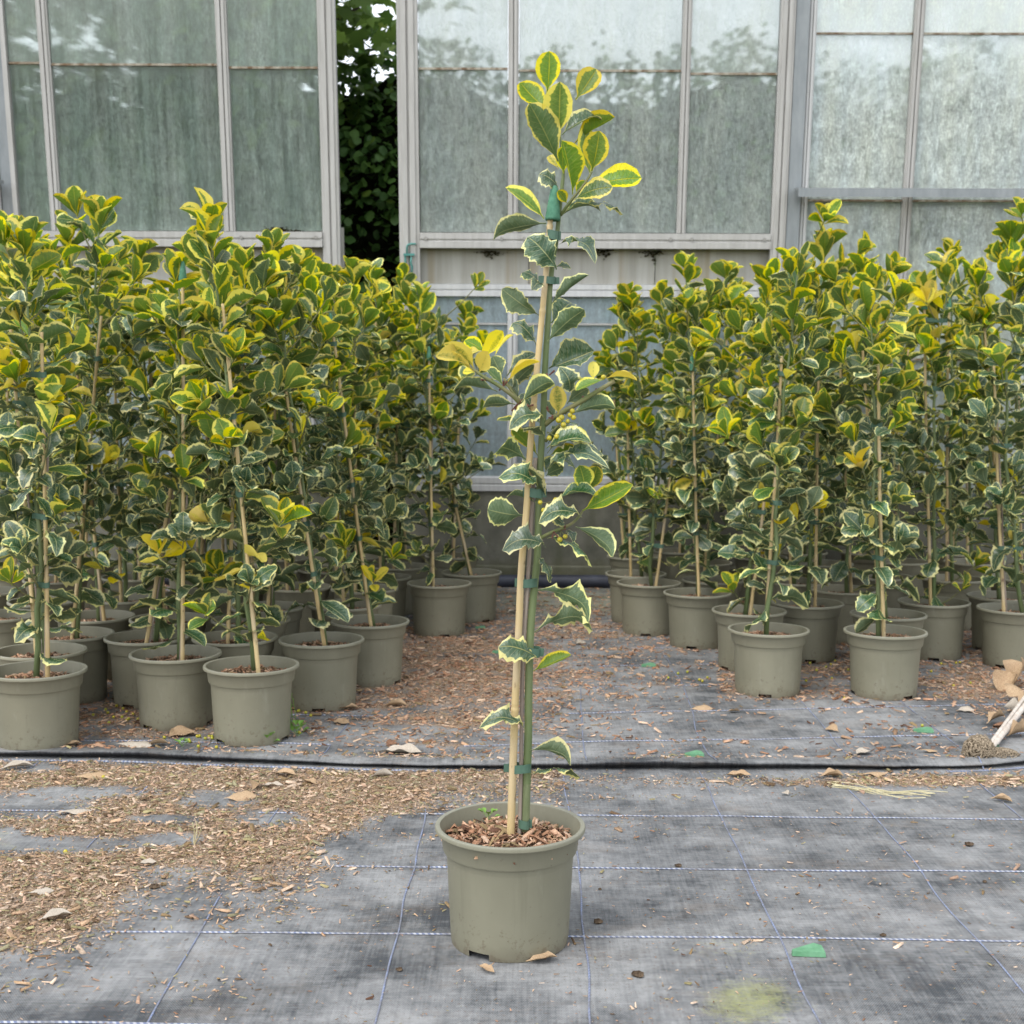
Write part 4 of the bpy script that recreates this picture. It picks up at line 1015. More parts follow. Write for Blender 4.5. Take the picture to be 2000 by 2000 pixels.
        for i in range(na):
            aa += 6.28 / na + r.gauss(0, .25); sprd = r.uniform(.35, .9)
            dax = (d + UPV * .5).normalized(); o = Matrix.Rotation(aa, 3, dax) @ dax.orthogonal().normalized()
            put(pts[2] - d * r.uniform(0, .012), (dax + o * sprd), knd if r.random() < .8 else kind_at(z, .5), r.uniform(.058, .090), .56, dax * 1.0 - o * .6, .2)
        if r.random() < .10 and k < .75:
            for i in range(r.randint(4, 8)): link('berry', BERRY, t, Matrix.Translation(p0 + Vector((r.gauss(0, .014), r.gauss(0, .014), r.gauss(0, .014)))))
    return t

def rimpos(cx, cy):
    p = ground(cx, cy, .22); return p.x, p.y
def toppos(tx, ty, x, y, dy=0.0):
    p = aty(tx, ty, y + dy); return Vector((p.x - x, p.y - y, p.z))
def canepos(fx, fy, tx, ty, x, y):          # foot at soil level and visible end of the cane, in the plane of the plant
    a = aty(fx, fy, y - .02); b = aty(tx, ty, y - .02)
    return (a.x - x, -.02, Vector((b.x - x, -.02, b.z)))
def shoot(t, px, py, kind, n, L=.07, seed=0):
    """a young side shoot with a rosette at its tip, on the plant it grows from"""
    r = random.Random(px * 3 + py); o = Vector(t.location); tip = aty(px, py, o.y - r.uniform(.05, .14)) - o
    b = Vector((tip.x * .15, 0, max(.20, tip.z - abs(tip.x) * .5 - .04))); pts = [b, b.lerp(tip, .5) - UPV * .008, tip]
    v, f = tube(pts, [.0030, .0024, .0016], 6, False); link('branch', mesh('branch', v, f, M['twig'], True), t)
    dax = ((tip - b).normalized() + UPV * .9).normalized(); aa = r.uniform(0, 6)
    for i in range(n):
        aa += 2.4; o_ = Matrix.Rotation(aa, 3, dax) @ dax.orthogonal().normalized(); q = i / n
        d = (dax * (1.1 - q) + o_ * (.5 + .6 * q)).normalized(); ll = L * r.uniform(.85, 1.25)
        k_ = kind if r.random() < .75 else 'Y'
        link('leaf', r.choice(LM[k_]), t, orient(tip - dax * .02 * q, d, dax - o_ * .6 + Vector((0, -.4, 0)), ll, ll * .5, ll * .9))
G1, G2 = 'potted hollies in the left-hand block', 'potted hollies in the right-hand block'
FRONT = [  # label, rim centre, leader tip, cane (foot px, end px) or None, cap, group, options
 ('frontmost potted holly at the left picture edge, its pot cut by the edge', (72, 1313), (48, 440), ((93, 1320), (82, 655)), 0, G1, {}),
 ('holly whose pot stands foremost in the left block, its bamboo cane leaning left', (491, 1303), (405, 395), ((508, 1312), (434, 600)), 0, G1, {'yellow': .12}),
 ('potted holly with pale green foam cap showing on its cane, left of the foremost pot', (343, 1280), (345, 500), ((357, 1285), (357, 545)), 1, G1, {}),
 ('potted holly behind and right of the foremost left pot, double stem leaning left', (628, 1252), (527, 452), ((637, 1250), (556, 760)), 0, G1, {}),
 ('potted holly on the aisle corner of the left block, stem leaning strongly left', (723, 1215), (600, 505), ((728, 1213), (648, 640)), 1, G1, {}),
 ('potted holly set farthest toward the aisle in the left block, pot whole and upright', (858, 1141), (820, 540), ((846, 1140), (838, 700)), 1, G1, {'dens': .85}),
 ('rearmost aisle-side holly of the left block, bare cane leaning out over its pot', (921, 1120), (800, 545), ((925, 1122), (812, 640)), 0, G1, {'dens': .8}),
 ('potted holly wedged behind the capped cane, cane leaning right, mouth of pot half hidden', (288, 1246), (395, 540), ((281, 1255), (395, 570)), 1, G1, {}),
 ('potted holly directly behind the foremost left pot, young golden shoots at its foot', (459, 1248), (480, 480), None, 0, G1, {'yellow': .2, 'low': .25}),
 ('potted holly just behind the pot at the left picture edge', (79, 1274), (10, 425), None, 0, G1, {}),
 ('tall potted holly with the highest spire of the left block', (139, 1241), (195, 385), None, 0, G1, {}),
 ('potted holly third back at far left with a pair of bare green stems', (186, 1207), (130, 415), None, 0, G1, {}),
 ('potted holly squeezed behind the leaning cane, rim only just showing', (331, 1212), (270, 465), None, 0, G1, {}),
 ('potted holly behind the double-stemmed one, rim showing between two pots', (490, 1213), (470, 485), None, 0, G1, {}),
 ('potted holly in the middle of the left block with dry leaf on its soil', (524, 1188), (560, 490), None, 0, G1, {}),
 ('potted holly one row behind the strongly leaning aisle corner plant', (674, 1184), (622, 500), None, 0, G1, {}),
 ('potted holly second behind the leaning corner plant, bright yellow shoot low down', (712, 1153), (690, 500), None, 0, G1, {'yellow': .15}),
 ('potted holly third behind the leaning corner plant in the left block', (742, 1129), (730, 508), None, 0, G1, {}),
 ('potted holly just left of the whole upright aisle pot', (784, 1108), (770, 560), None, 0, G1, {}),
 ('potted holly nearest the wall at the left block aisle corner', (883, 1087), (910, 580), None, 0, G1, {'dens': .8}),
 ('foremost potted holly of the right block, cane and thin dead stem upright in front', (1501, 1232), (1560, 480), ((1495, 1235), (1527, 700)), 0, G2, {'spread': 1.05}),
 ('potted holly in the right block with pot standing foremost beside the green clip', (1729, 1237), (1700, 520), ((1727, 1237), (1713, 680)), 0, G2, {'spread': 1.05}),
 ('potted holly peeping out left behind the foremost right pot, sprout over its rim', (1463, 1195), (1500, 510), ((1462, 1200), (1520, 760)), 0, G2, {}),
 ('potted holly right behind the foremost right pot, tallest spire above its block', (1577, 1181), (1607, 440), None, 0, G2, {}),
 ('potted holly with red-brown bark heaped in its pot near the aisle', (1362, 1160), (1340, 490), ((1366, 1158), (1352, 720)), 1, G2, {}),
 ('potted holly with cane leaning right at the left corner of the right block', (1267, 1141), (1235, 560), ((1278, 1150), (1322, 840)), 0, G2, {'dens': .85}),
 ('potted holly standing behind the right block corner pot, straight pale cane', (1242, 1123), (1225, 545), ((1232, 1120), (1226, 820)), 0, G2, {'dens': .8}),
 ('potted holly nearest the wall at the left side of the right block', (1239, 1088), (1185, 660), None, 0, G2, {'dens': .6}),
 ('potted holly hidden behind the pot beside the green clip', (1735, 1202), (1690, 500), None, 0, G2, {}),
 ('potted holly with two bright yellow shoots spreading low over its rim', (1824, 1178), (1850, 488), ((1818, 1175), (1805, 600)), 1, G2, {'yellow': .16, 'low': .25}),
 ('potted holly at the right picture edge, its pot cut by the edge', (1982, 1191), (1975, 425), ((1962, 1190), (1940, 720)), 0, G2, {}),
 ('potted holly one behind the one cut by the right picture edge', (1957, 1166), (1910, 500), None, 0, G2, {}),
 ('potted holly second row behind the bark-heaped pot', (1392, 1134), (1420, 500), None, 0, G2, {}),
 ('potted holly between the foremost right pot and the yellow-shooted one', (1647, 1153), (1650, 500), None, 0, G2, {'yellow': .16}),
 ('potted holly with its rim just showing behind the bark-heaped pot', (1374, 1101), (1290, 540), None, 0, G2, {}),
 ('potted holly in the rear of the right block left of centre', (1484, 1090), (1440, 530), None, 0, G2, {}),
 ('potted holly in the third row of the right block above the foremost pot', (1508, 1116), (1500, 520), None, 0, G2, {}),
]
SHOOTS = {0: [(22, 735, 'G', 6, .085), (20, 1135, 'Y', 5, .06)], 1: [(548, 1020, 'Y', 6, .085), (405, 1200, 'B', 6, .075)], 2: [(312, 1082, 'G', 5, .08), (360, 930, 'B', 6, .085), (330, 620, 'Y', 8, .085)], 3: [(640, 800, 'Y', 5, .07)],
 4: [(672, 1068, 'Y', 7, .08), (730, 1135, 'G', 4, .07)], 5: [(818, 1080, 'B', 5, .06), (930, 560, 'Y', 6, .06), (905, 750, 'B', 5, .07)], 8: [(425, 1120, 'Y', 6, .08)], 16: [(768, 1090, 'Y', 5, .07)],
 20: [(1420, 850, 'Y', 6, .085), (1395, 660, 'Y', 6, .08)], 22: [(1432, 1152, 'Y', 4, .07)], 23: [(1610, 430, 'Y', 7, .085)], 25: [(1290, 970, 'Y', 5, .065)], 29: [(1905, 1105, 'Y', 6, .075), (1880, 1150, 'Y', 4, .06), (1810, 590, 'G', 8, .08)], 30: [(1995, 420, 'Y', 6, .08)]}
for i, (lab, rim, tp, cn, cap, grp, opt) in enumerate(FRONT):
    x, y = rimpos(*rim); top = toppos(tp[0], tp[1] + 42, x, y, .0)
    c = canepos(*cn[0], *cn[1], x, y) if cn else None
    ht_ = holly(lab, x, y, top, 10 + i, c, bool(cap), group=grp, **opt)
    for sh_ in SHOOTS.get(i, ()): shoot(ht_, *sh_)
BACK = [(0, 1205, G1, 'potted holly deep in the left block by the left picture edge'), (88, 1176, G1, 'shaded potted holly deep in the left block below the tallest spire'),
        (223, 1172, G1, 'shaded potted holly standing left of the crossed canes'), (345, 1165, G1, 'shaded potted holly seen through the capped plant'), (610, 1150, G1, 'shaded potted holly behind the double-stemmed plant'),
        (-30, 1158, G1, 'shaded potted holly beyond the left picture edge'), (440, 1150, G1, 'shaded potted holly behind the plant with dry leaf on its soil'), (110, 1135, G1, 'rear potted holly at far left'), (260, 1130, G1, 'rear potted holly behind crossed canes'),
        (520, 1122, G1, 'rear potted holly in the middle of the left block'), (640, 1115, G1, 'rear potted holly below the glass gap'), (20, 1112, G1, 'rear potted holly at the left edge near the wall'), (380, 1108, G1, 'rear potted holly against the wall left of centre'),
        (170, 1098, G1, 'wall-side potted holly at far left'), (560, 1092, G1, 'wall-side potted holly left of the glass gap'), (690, 1090, G1, 'wall-side potted holly under the glass gap'), (800, 1086, G1, 'wall-side potted holly right of the glass gap'),
        (1565, 1138, G2, 'shaded potted holly behind the tallest right spire'), (1720, 1128, G2, 'shaded potted holly behind the pot by the green clip'), (1860, 1132, G2, 'shaded potted holly behind the yellow-shooted plant'),
        (1990, 1130, G2, 'shaded potted holly three rows behind the right picture edge pot'), (1610, 1103, G2, 'rear potted holly right of the tallest right spire'), (1760, 1098, G2, 'rear potted holly at right of centre in the right block'),
        (1900, 1100, G2, 'rear potted holly toward the right picture edge'), (2080, 1165, G2, 'potted holly partly beyond the right picture edge'), (1690, 1080, G2, 'wall-side potted holly in the right block'), (1560, 1078, G2, 'wall-side potted holly behind the foremost right pot'), (1850, 1078, G2, 'wall-side potted holly near the right picture edge'), (1325, 1076, G2, 'wall-side potted holly behind the bark-heaped pot')]
r0 = random.Random(77)
placed = [rimpos(*f_[1]) for f_ in FRONT]
for i, (cx, cy, grp, lab) in enumerate(BACK):
    x, y = rimpos(cx, cy)
    for _ in range(60):                    # keep pots from standing in one another
        mv = False
        for (a, b) in placed:
            d = math.hypot(x - a, y - b)
            if d < .283: x += (x - a) / max(d, .01) * .012; y += (y - b) / max(d, .01) * .012; mv = True
        y = min(y, 6.93)
        if not mv: break
    placed.append((x, y))
    holly(lab, x, y, Vector((r0.uniform(-.10, .10), r0.uniform(-.05, .05), r0.uniform(1.40, 1.66))), 200 + i, None, r0.random() < .35, dens=r0.uniform(.62, .9), group=grp)

# ================================================================== THE SINGLE HOLLY IN FRONT
hx, hy = rimpos(996.5, 1610)
hero = thing('potted_holly', 'single tall sparse holly standing alone in the foreground', 'potted holly', (hx, hy, surf_z(hx, hy)), (0, 0, 0), 'potted hollies')
HZ = surf_z(hx, hy); ORG = Vector((hx, hy, HZ))
link('pot', POT, hero, Matrix.Rotation(R(178), 4, 'Z'))
link('soil', soil_mesh(9.1, .186, .1245), hero)
rs = np.random.RandomState(5); n = 900; rr = .120 * np.sqrt(rs.uniform(0, 1, n)); tt = rs.uniform(0, 6.283, n)
P = np.stack([rr * np.cos(tt), rr * np.sin(tt), .188 + .012 * (1 - (rr / .12) ** 2) + rs.uniform(0, .005, n)], 1)
link('bark_mulch', chip_mesh('bark_mulch', *chip_arrays(n, rs, P, (.008, .026), PAL_RED, .3, .45), M['chip']), hero, None, 'stuff')
def hp(px, py, off=0.0): return aty(px, py, hy + off) - ORG
def TA(x, y, off=0): return hp(850 + x / 4.293, 80 + y / 4.293, off)
def TB(x, y, off=0): return hp(850 + x / 4.293, 480 + y / 4.293, off)
def TC(x, y, off=0): return hp(850 + x / 4.293, 880 + y / 4.293, off)
def TD(x, y, off=0): return hp(800 + x / 3.39, 1350 + y / 3.39, off)
def cv(pts, n=4):                      # smooth polyline
    out = []
    for i in range(len(pts) - 1):
        p0, p1, p2, p3 = pts[max(i - 1, 0)], pts[i], pts[i + 1], pts[min(i + 2, len(pts) - 1)]
        for k in range(n):
            t = k / n; out.append(.5 * ((2 * p1) + (p2 - p0) * t + (2 * p0 - 5 * p1 + 4 * p2 - p3) * t * t + (3 * p1 - p0 - 3 * p2 + p3) * t ** 3))
    return out + [pts[-1]]
st = cv([TD(765, 925), TD(772, 700), TD(785, 300), TD(788, 0), TC(800, 1500), TC(835, 1100), TC(855, 900), TC(868, 500), TC(888, 0), TB(908, 1400), TB(922, 1000), TB(948, 600), TB(962, 350), TB(990, 100), TA(1012, 1700), TA(1045, 1400), TA(1066, 1200), TA(1075, 1080), TA(1056, 900), TA(1048, 790)])
m_ = len(st)
v, f = tube(st, [.0076 * (1 - i / m_) ** .55 + .0006 for i in range(m_)], 12)
stem_o = mesh('stem', v, f, [M['stem'], M['stem_low']], True)
for p in stem_o.polygons: p.material_index = 1 if p.center.z < .30 else 0
link('stem', stem_o, hero)
# the main cane, faintly bent, with rings
cp = [TD(668, 985, -.012), TD(684, 500, -.014), TD(702, 0, -.014), TC(700, 1500, -.014), TC(722, 1000, -.014), TC(765, 500, -.014), TC(795, 0, -.014), TB(838, 1200, -.012), TB(885, 700, -.012), TB(940, 100, -.012), TA(968, 1460, -.01)]
cc = cv(cp, 12); L = 0; acc = [0]
for a, b in zip(cc, cc[1:]): L += (b - a).length; acc.append(L)
nodes = [.245, .55, .80, .97, 1.12]
rad = [(.0074 - .0024 * a / L) + .0009 * max(math.exp(-((a - q) / .0045) ** 2) for q in nodes) for a in acc]
# denser rings near the nodes
pts2, rad2 = [], []
for k in range(400):
    a = L * k / 399; i = max(j for j in range(len(acc)) if acc[j] <= a + 1e-9); i = min(i, len(acc) - 2); tt_ = (a - acc[i]) / (acc[i + 1] - acc[i])
    pts2.append(cc[i].lerp(cc[i + 1], tt_)); rad2.append((.0074 - .0024 * a / L) + .0009 * max(math.exp(-((a - q) / .004) ** 2) for q in nodes) - .0008 * max(math.exp(-((a - q - .006) / .002) ** 2) for q in nodes))
v, f = tube(pts2, rad2, 14); link('cane', mesh('cane', v, f, M['cane'], True), hero)
tcp = cv([TD(725, 1000, -.006), TD(738, 500, -.004), TD(744, 0, -.004), TC(748, 1500, -.004), TC(790, 900, -.004), TC(815, 400, -.004), TC(842, 60, -.002)], 6)
v, f = tube(tcp, .0038, 8); link('thin_cane', mesh('thin_cane', v, f, M['deadwood'], True), hero)
# cap
ctop = TA(985, 1250, -.01); cdn = TA(985, 1510, -.01); d = (cc[-1] - cc[-6]).normalized()
link('cane_cap', CAPM, hero, Matrix.Translation(TA(984, 1505, -.010)) @ (TA(1000, 1250, -.01) - TA(984, 1505, -.01)).to_track_quat('Z', 'Y').to_matrix().to_4x4() @ Matrix.Diagonal((1.12, 1.1, 1.0, 1)))
def tie(pa, pb, tilt=0.0, h=1.0, tail=1):
    mid = (pa + pb) / 2; d = pb - pa; w = d.length / 2
    link('tie', TIE, hero, Matrix.Translation(mid) @ Matrix.Rotation(tilt, 4, 'Y') @ Matrix.Diagonal((tail * w / .024, 1.05, h, 1)))
tie(TA(932, 1628, -.008), TA(1034, 1632, -.008), .02); tie(TC(700, 1108, -.008), TC(858, 1110, -.008), .03, 1, -1)
tie(TC(735, 1680, -.008), TC(880, 1690, -.008), .05); tie(TC(735, 352, -.008), TC(900, 352, -.008), 0, 1.05)
tie(TD(655, 505, -.010), TD(805, 512, -.010), .02, 1, -1); tie(TD(718, 872, -.004), TD(795, 880, -.004), .0)
tie(TB(865, 280, -.006), TB(1010, 300, -.006), .0, .8)
# branches
def branch(pts, r0_, r1_):
    p = cv(pts, 4); n_ = len(p); v, f = tube(p, [r0_ + (r1_ - r0_) * i / (n_ - 1) for i in range(n_)], 8); link('branch', mesh('branch', v, f, M['twig'], True), hero)
branch([TA(1052, 1460), TA(1110, 1380, -.01), TA(1170, 1300, -.02), TA(1240, 1215, -.02), TA(1290, 1140, -.02), TA(1312, 1095, -.02)], .0030, .0018)
branch([TB(905, 1440), TB(760, 1360, -.01), TB(640, 1250, -.03), TB(520, 1165, -.04), TB(400, 1095, -.05), TB(335, 1045, -.05)], .0048, .0024)
branch([TB(900, 1430), TB(780, 1350, .01), TB(680, 1270, .01), TB(610, 1170, .01), TB(575, 1110, .01)], .0040, .0018)
branch([TB(920, 1500), TB(1010, 1430, -.01), TB(1130, 1360, -.02), TB(1280, 1270, -.03), TB(1400, 1195, -.03), TB(1505, 1135, -.03)], .0050, .0036)
branch([TB(925, 1640), TB(985, 1560, -.01), TB(1040, 1500, -.02)], .0030, .0022)
branch([TC(880, 735), TC(970, 690, -.01), TC(1080, 645, -.02), TC(1160, 600, -.02), TC(1215, 540, -.02), TC(1240, 500, -.02)], .0036, .0020)
# every leaf: base, tip (tile pixels), width, kind, roll (90 = seen edge-on from the side, 180 = underside), variant, depth at base and tip
HL = [
 (TA, 940, 432, 958, 84, 214, 'Y', 12, 0, .02, .01), (TA, 925, 558, 712, 345, 200, 'Y', 25, 2, .01, .03), (TA, 1178, 492, 1352, 236, 200, 'Y', 15, 0, .0, .02), (TA, 1040, 792, 1050, 342, 250, 'Y', 8, 3, -.01, -.04),
 (TA, 1030, 1010, 785, 520, 225, 'B', 165, 2, -.02, -.05), (TA, 1062, 792, 1390, 622, 140, 'M', 48, 4, .01, .02), (TA, 1165, 868, 1508, 636, 95, 'Y', 120, 1, .02, .03), (TA, 1300, 1118, 1262, 722, 190, 'Y', 20, 2, .0, .03),
 (TA, 1313, 1092, 1378, 752, 225, 'Y', 10, 0, -.02, -.04), (TA, 1076, 1112, 1066, 884, 130, 'Y', 170, 0, -.01, -.02), (TA, 1148, 1290, 1062, 832, 130, 'Y', 50, 1, -.02, -.05), (TA, 1185, 1012, 1125, 852, 95, 'Y', 160, 0, .02, .03),
 (TA, 1038, 1072, 952, 962, 95, 'G', 20, 0, .01, .03), (TA, 1035, 1248, 885, 1108, 120, 'M', 60, 1, .0, -.02), (TA, 912, 1492, 588, 1228, 165, 'Y', 35, 4, .0, -.03), (TA, 932, 1532, 468, 1638, 170, 'M', 150, 4, -.01, -.03),
 (TA, 1102, 1362, 1030, 1252, 95, 'Y', 15, 0, -.02, -.03), (TA, 1270, 1232, 1732, 1152, 140, 'Y', 55, 4, -.02, -.04), (TA, 1180, 1295, 1262, 1170, 80, 'Y', 30, 0, .01, .02), (TA, 1165, 1335, 1490, 1228, 130, 'B', 50, 1, -.03, -.06),
 (TA, 1062, 1466, 1378, 1388, 100, 'M', 70, 4, -.01, -.03), (TA, 1250, 1380, 1578, 1428, 80, 'M', 62, 1, -.02, -.03), (TA, 1032, 1712, 1352, 1788, 110, 'M', 65, 3, .0, -.03), (TA, 1018, 1918, 790, 1640, 190, 'M', 30, 1, -.02, -.05),
 (TA, 1008, 1895, 1138, 1905, 60, 'M', 60, 0, .01, .02), (TB, 885, 350, 738, 212, 60, 'M', 75, 1, .02, .02), (TB, 880, 335, 825, 340, 90, 'M', 60, 3, -.02, -.05), (TB, 975, 490, 1290, 245, 110, 'M', 150, 2, .0, -.02),
 (TB, 872, 582, 558, 362, 125, 'M', 155, 5, .0, -.02), (TB, 975, 650, 1150, 462, 190, 'M', 25, 4, .03, .05), (TB, 940, 808, 1252, 535, 165, 'M', 160, 0, -.01, -.03), (TB, 850, 850, 662, 630, 80, 'M', 55, 1, .03, .04),
 (TB, 952, 1032, 1332, 880, 170, 'M', 40, 2, .01, -.02), (TB, 610, 1140, 878, 975, 110, 'G', 60, 1, -.03, -.05), (TB, 600, 1095, 845, 905, 110, 'M', 40, 0, .03, .05), (TB, 645, 1195, 830, 1000, 130, 'M', 150, 0, .02, .03),
 (TB, 722, 1315, 998, 1128, 135, 'M', 155, 4, -.04, -.06), (TB, 1030, 1415, 1018, 1172, 165, 'G', 5, 0, -.04, -.06), (TB, 1115, 1235, 1078, 1032, 150, 'M', 40, 3, -.02, -.05), (TB, 1322, 1125, 1322, 968, 115, 'G', 10, 0, -.02, -.02),
 (TB, 1412, 1125, 1178, 1215, 90, 'Y', 55, 0, -.04, -.05), (TB, 1435, 1112, 1692, 1132, 75, 'G', 60, 1, -.03, -.06), (TB, 1105, 1325, 1278, 1195, 110, 'M', 150, 1, .01, .02), (TB, 1140, 1415, 1515, 1335, 110, 'M', 150, 4, -.03, -.05),
 (TB, 335, 1050, 70, 815, 62, 'G', 35, 1, -.05, -.08), (TB, 320, 1060, 0, 925, 70, 'G', 62, 1, -.05, -.09), (TB, 372, 1058, 440, 885, 165, 'G', 20, 0, -.06, -.10), (TB, 345, 985, 568, 712, 85, 'G', 45, 2, -.05, -.08),
 (TB, 500, 928, 656, 748, 75, 'G', 50, 1, -.02, -.02), (TB, 420, 890, 248, 790, 120, 'Y', 20, 0, .02, .04), (TB, 330, 1062, 232, 1055, 90, 'G', 30, 0, -.03, -.02), (TB, 378, 880, 268, 905, 80, 'G', 40, 0, .0, .03),
 (TB, 560, 1078, 478, 925, 115, 'M', 155, 2, .01, .02), (TB, 572, 1175, 428, 1028, 65, 'B', 60, 0, -.02, -.03), (TB, 522, 1225, 145, 1185, 110, 'M', 140, 4, -.03, -.05), (TB, 672, 1330, 385, 1345, 120, 'M', 150, 4, -.02, -.04),
 (TB, 925, 1458, 635, 1478, 105, 'M', 58, 3, -.03, -.06), (TB, 760, 1500, 515, 1465, 70, 'B', 60, 1, -.01, -.03), (TB, 925, 1612, 722, 1512, 110, 'M', 130, 1, -.03, -.05), (TB, 770, 1800, 505, 1690, 190, 'M', 160, 3, -.01, -.04),
 (TB, 862, 1765, 640, 1535, 110, 'Y', 140, 4, .0, -.01), (TB, 935, 1700, 1290, 1612, 160, 'M', 50, 4, -.02, -.05), (TB, 1035, 1605, 1282, 1600, 110, 'B', 30, 1, .02, .03), (TB, 960, 1760, 1180, 1690, 70, 'Y', 130, 0, .01, .02),
 (TB, 935, 1895, 1412, 1770, 150, 'M', 55, 3, -.02, -.06), (TB, 1150, 1700, 1400, 1740, 100, 'M', 58, 1, .01, -.02), (TB, 930, 1930, 1078, 1860, 110, 'M', 150, 0, .01, .02), (TB, 925, 1900, 1000, 1770, 60, 'M', 60, 2, .01, .02),
 (TC, 1262, 345, 1210, 122, 200, 'Y', 15, 0, -.02, -.03), (TC, 1275, 345, 1360, 130, 200, 'Y', 25, 2, -.01, .0), (TC, 1236, 505, 1658, 285, 170, 'Y', 18, 0, -.03, -.06), (TC, 1028, 412, 1358, 358, 115, 'M', 55, 4, -.02, -.05),
 (TC, 925, 378, 762, 140, 70, 'M', 60, 2, -.01, -.03), (TC, 860, 330, 578, 182, 95, 'M', 55, 3, -.02, -.05), (TC, 845, 440, 598, 370, 75, 'M', 140, 4, -.01, -.02), (TC, 735, 545, 440, 495, 265, 'M', 170, 2, .02, .0),
 (TC, 1232, 560, 885, 548, 120, 'M', 50, 3, -.03, -.05), (TC, 1140, 530, 1020, 492, 80, 'M', 40, 2, .0, .01), (TC, 1172, 640, 1510, 872, 115, 'M', 150, 4, -.02, -.04), (TC, 940, 732, 1330, 945, 120, 'M', 55, 1, -.01, -.03),
 (TC, 1090, 680, 1165, 740, 60, 'M', 50, 3, -.01, -.03), (TC, 932, 815, 592, 778, 130, 'M', 50, 3, -.03, -.06), (TC, 855, 895, 970, 1092, 100, 'M', 50, 1, -.02, -.05), (TC, 828, 1172, 1332, 1378, 130, 'M', 140, 3, .0, -.03),
 (TC, 832, 1525, 1325, 1425, 120, 'M', 135, 3, .0, -.03), (TC, 862, 1758, 548, 1628, 130, 'M', 50, 1, -.03, -.06), (TC, 820, 1852, 1142, 1712, 105, 'Y', 40, 0, -.02, -.04),
 (TB, 940, 1740, 1230, 1640, 120, 'M', 52, 3, .02, .03), (TB, 945, 1660, 1100, 1545, 90, 'M', 140, 1, .01, .0), (TB, 890, 1500, 690, 1400, 90, 'M', 60, 0, .03, .03), (TB, 700, 1290, 560, 1130, 80, 'M', 40, 4, .02, .04),
 (TB, 1010, 1440, 900, 1300, 70, 'M', 150, 2, .01, .03), (TB, 880, 1860, 640, 1900, 90, 'M', 50, 1, .02, .02), (TB, 940, 1840, 1190, 1850, 100, 'M', 55, 3, .03, .03), (TB, 820, 1400, 730, 1230, 70, 'M', 50, 1, .03, .04), (TB, 905, 1230, 790, 1080, 80, 'M', 60, 4, .02, .04), (TB, 960, 1560, 1190, 1480, 80, 'M', 58, 1, .02, .0), (TC, 1090, 640, 1000, 560, 60, 'M', 50, 1, .0, -.01),
 (TD, 765, 255, 490, 190, 62, 'M', 55, 3, -.02, -.05), (TD, 795, 395, 1078, 462, 75, 'M', 125, 4, -.01, -.03), (TD, 805, 560, 1128, 545, 62, 'M', 62, 1, .01, .0),
]
for (T_, bx, by, tx, ty, w, kd, roll, var, d0, d1) in HL:
    b = T_(bx, by, d0); t_ = T_(tx, ty, d1); y_ = (t_ - b); L = y_.length; y_.normalize()
    mid = (b + t_) / 2 + ORG; z0 = (CAM - mid).normalized(); z0 = (z0 - y_ * z0.dot(y_)).normalized(); u_ = y_.cross(z0)
    if u_.z < 0: u_ = -u_
    ro = R(roll); nrm = z0 * math.cos(ro) + u_ * math.sin(ro)
    k = 3.39 if T_ is TD else 4.293
    W = w / k / (F_PX / (hy + d0)) * (.94 if kd == 'Y' else 1.04) / max(.42, abs(math.cos(ro)) if abs(math.cos(ro)) > .42 else .42) * (.95 if abs(math.cos(ro)) < .8 else 1)
    W = min(W, L * .75) * (.82 if kd == 'G' else 1)
    zz = L * (1.35 if kd == 'M' else .8)
    link('leaf', LM[kd][var % len(LM[kd])], hero, orient(b, y_, nrm, L, W, zz))
rb = random.Random(3)
for T_, x_, y_ in ([(TB, a, b) for a, b in [(1130, 1420), (1160, 1440), (1112, 1470), (1075, 1500), (1035, 1462), (955, 1612), (1018, 1600), (470, 1130), (1410, 1102), (905, 1105), (705, 1365), (780, 1425), (1060, 1440), (1150, 1385)]] + [(TC, a, b) for a, b in [(1010, 415), (995, 458), (910, 500), (960, 500), (1000, 515), (880, 435), (1045, 745), (1090, 720)]]):
    link('berry', BERRY, hero, Matrix.Translation(T_(x_, y_, -.03)) @ Matrix.Rotation(R(110) + rb.gauss(0, .5), 4, 'X') @ Matrix.Scale(rb.uniform(.80, 1.12), 4))
for T_, c_, pts_ in ((TB, (1090, 1400), [(1130, 1420), (1160, 1440), (1112, 1470), (1150, 1385)]), (TB, (1010, 1420), [(1075, 1500), (1035, 1462), (1060, 1440)]), (TB, (940, 1560), [(955, 1612), (1018, 1600)]), (TC, (935, 440), [(1010, 415), (995, 458), (910, 500), (960, 500), (1000, 515), (880, 435)]), (TC, (1050, 665), [(1045, 745), (1090, 720)])):
    for q_ in pts_:
        v, f = tube([T_(*c_, -.012), T_(*q_, -.028)], [.0009, .0007], 5); link('berry_stalk', mesh('berry_stalk', v, f, M['twig']), hero)
for T_, x_, y_ in [(TB, 700, 1330), (TB, 560, 1190), (TB, 440, 1120), (TB, 1240, 1290), (TB, 1370, 1215), (TB, 1180, 1330), (TB, 980, 1440), (TB, 940, 1380), (TC, 1080, 650), (TC, 980, 690), (TB, 945, 1090), (TB, 780, 1350)]:
    for _ in range(3):
        p_ = T_(x_ + rb.gauss(0, 8), y_ + rb.gauss(0, 5), -.02); q_ = p_ + Vector((rb.gauss(0, .005), rb.gauss(0, .004), rb.gauss(.002, .006)))
        v, f = tube([p_, q_], [.0012, .0019], 5); link('bud', mesh('bud', v, f, M['budm']), hero)
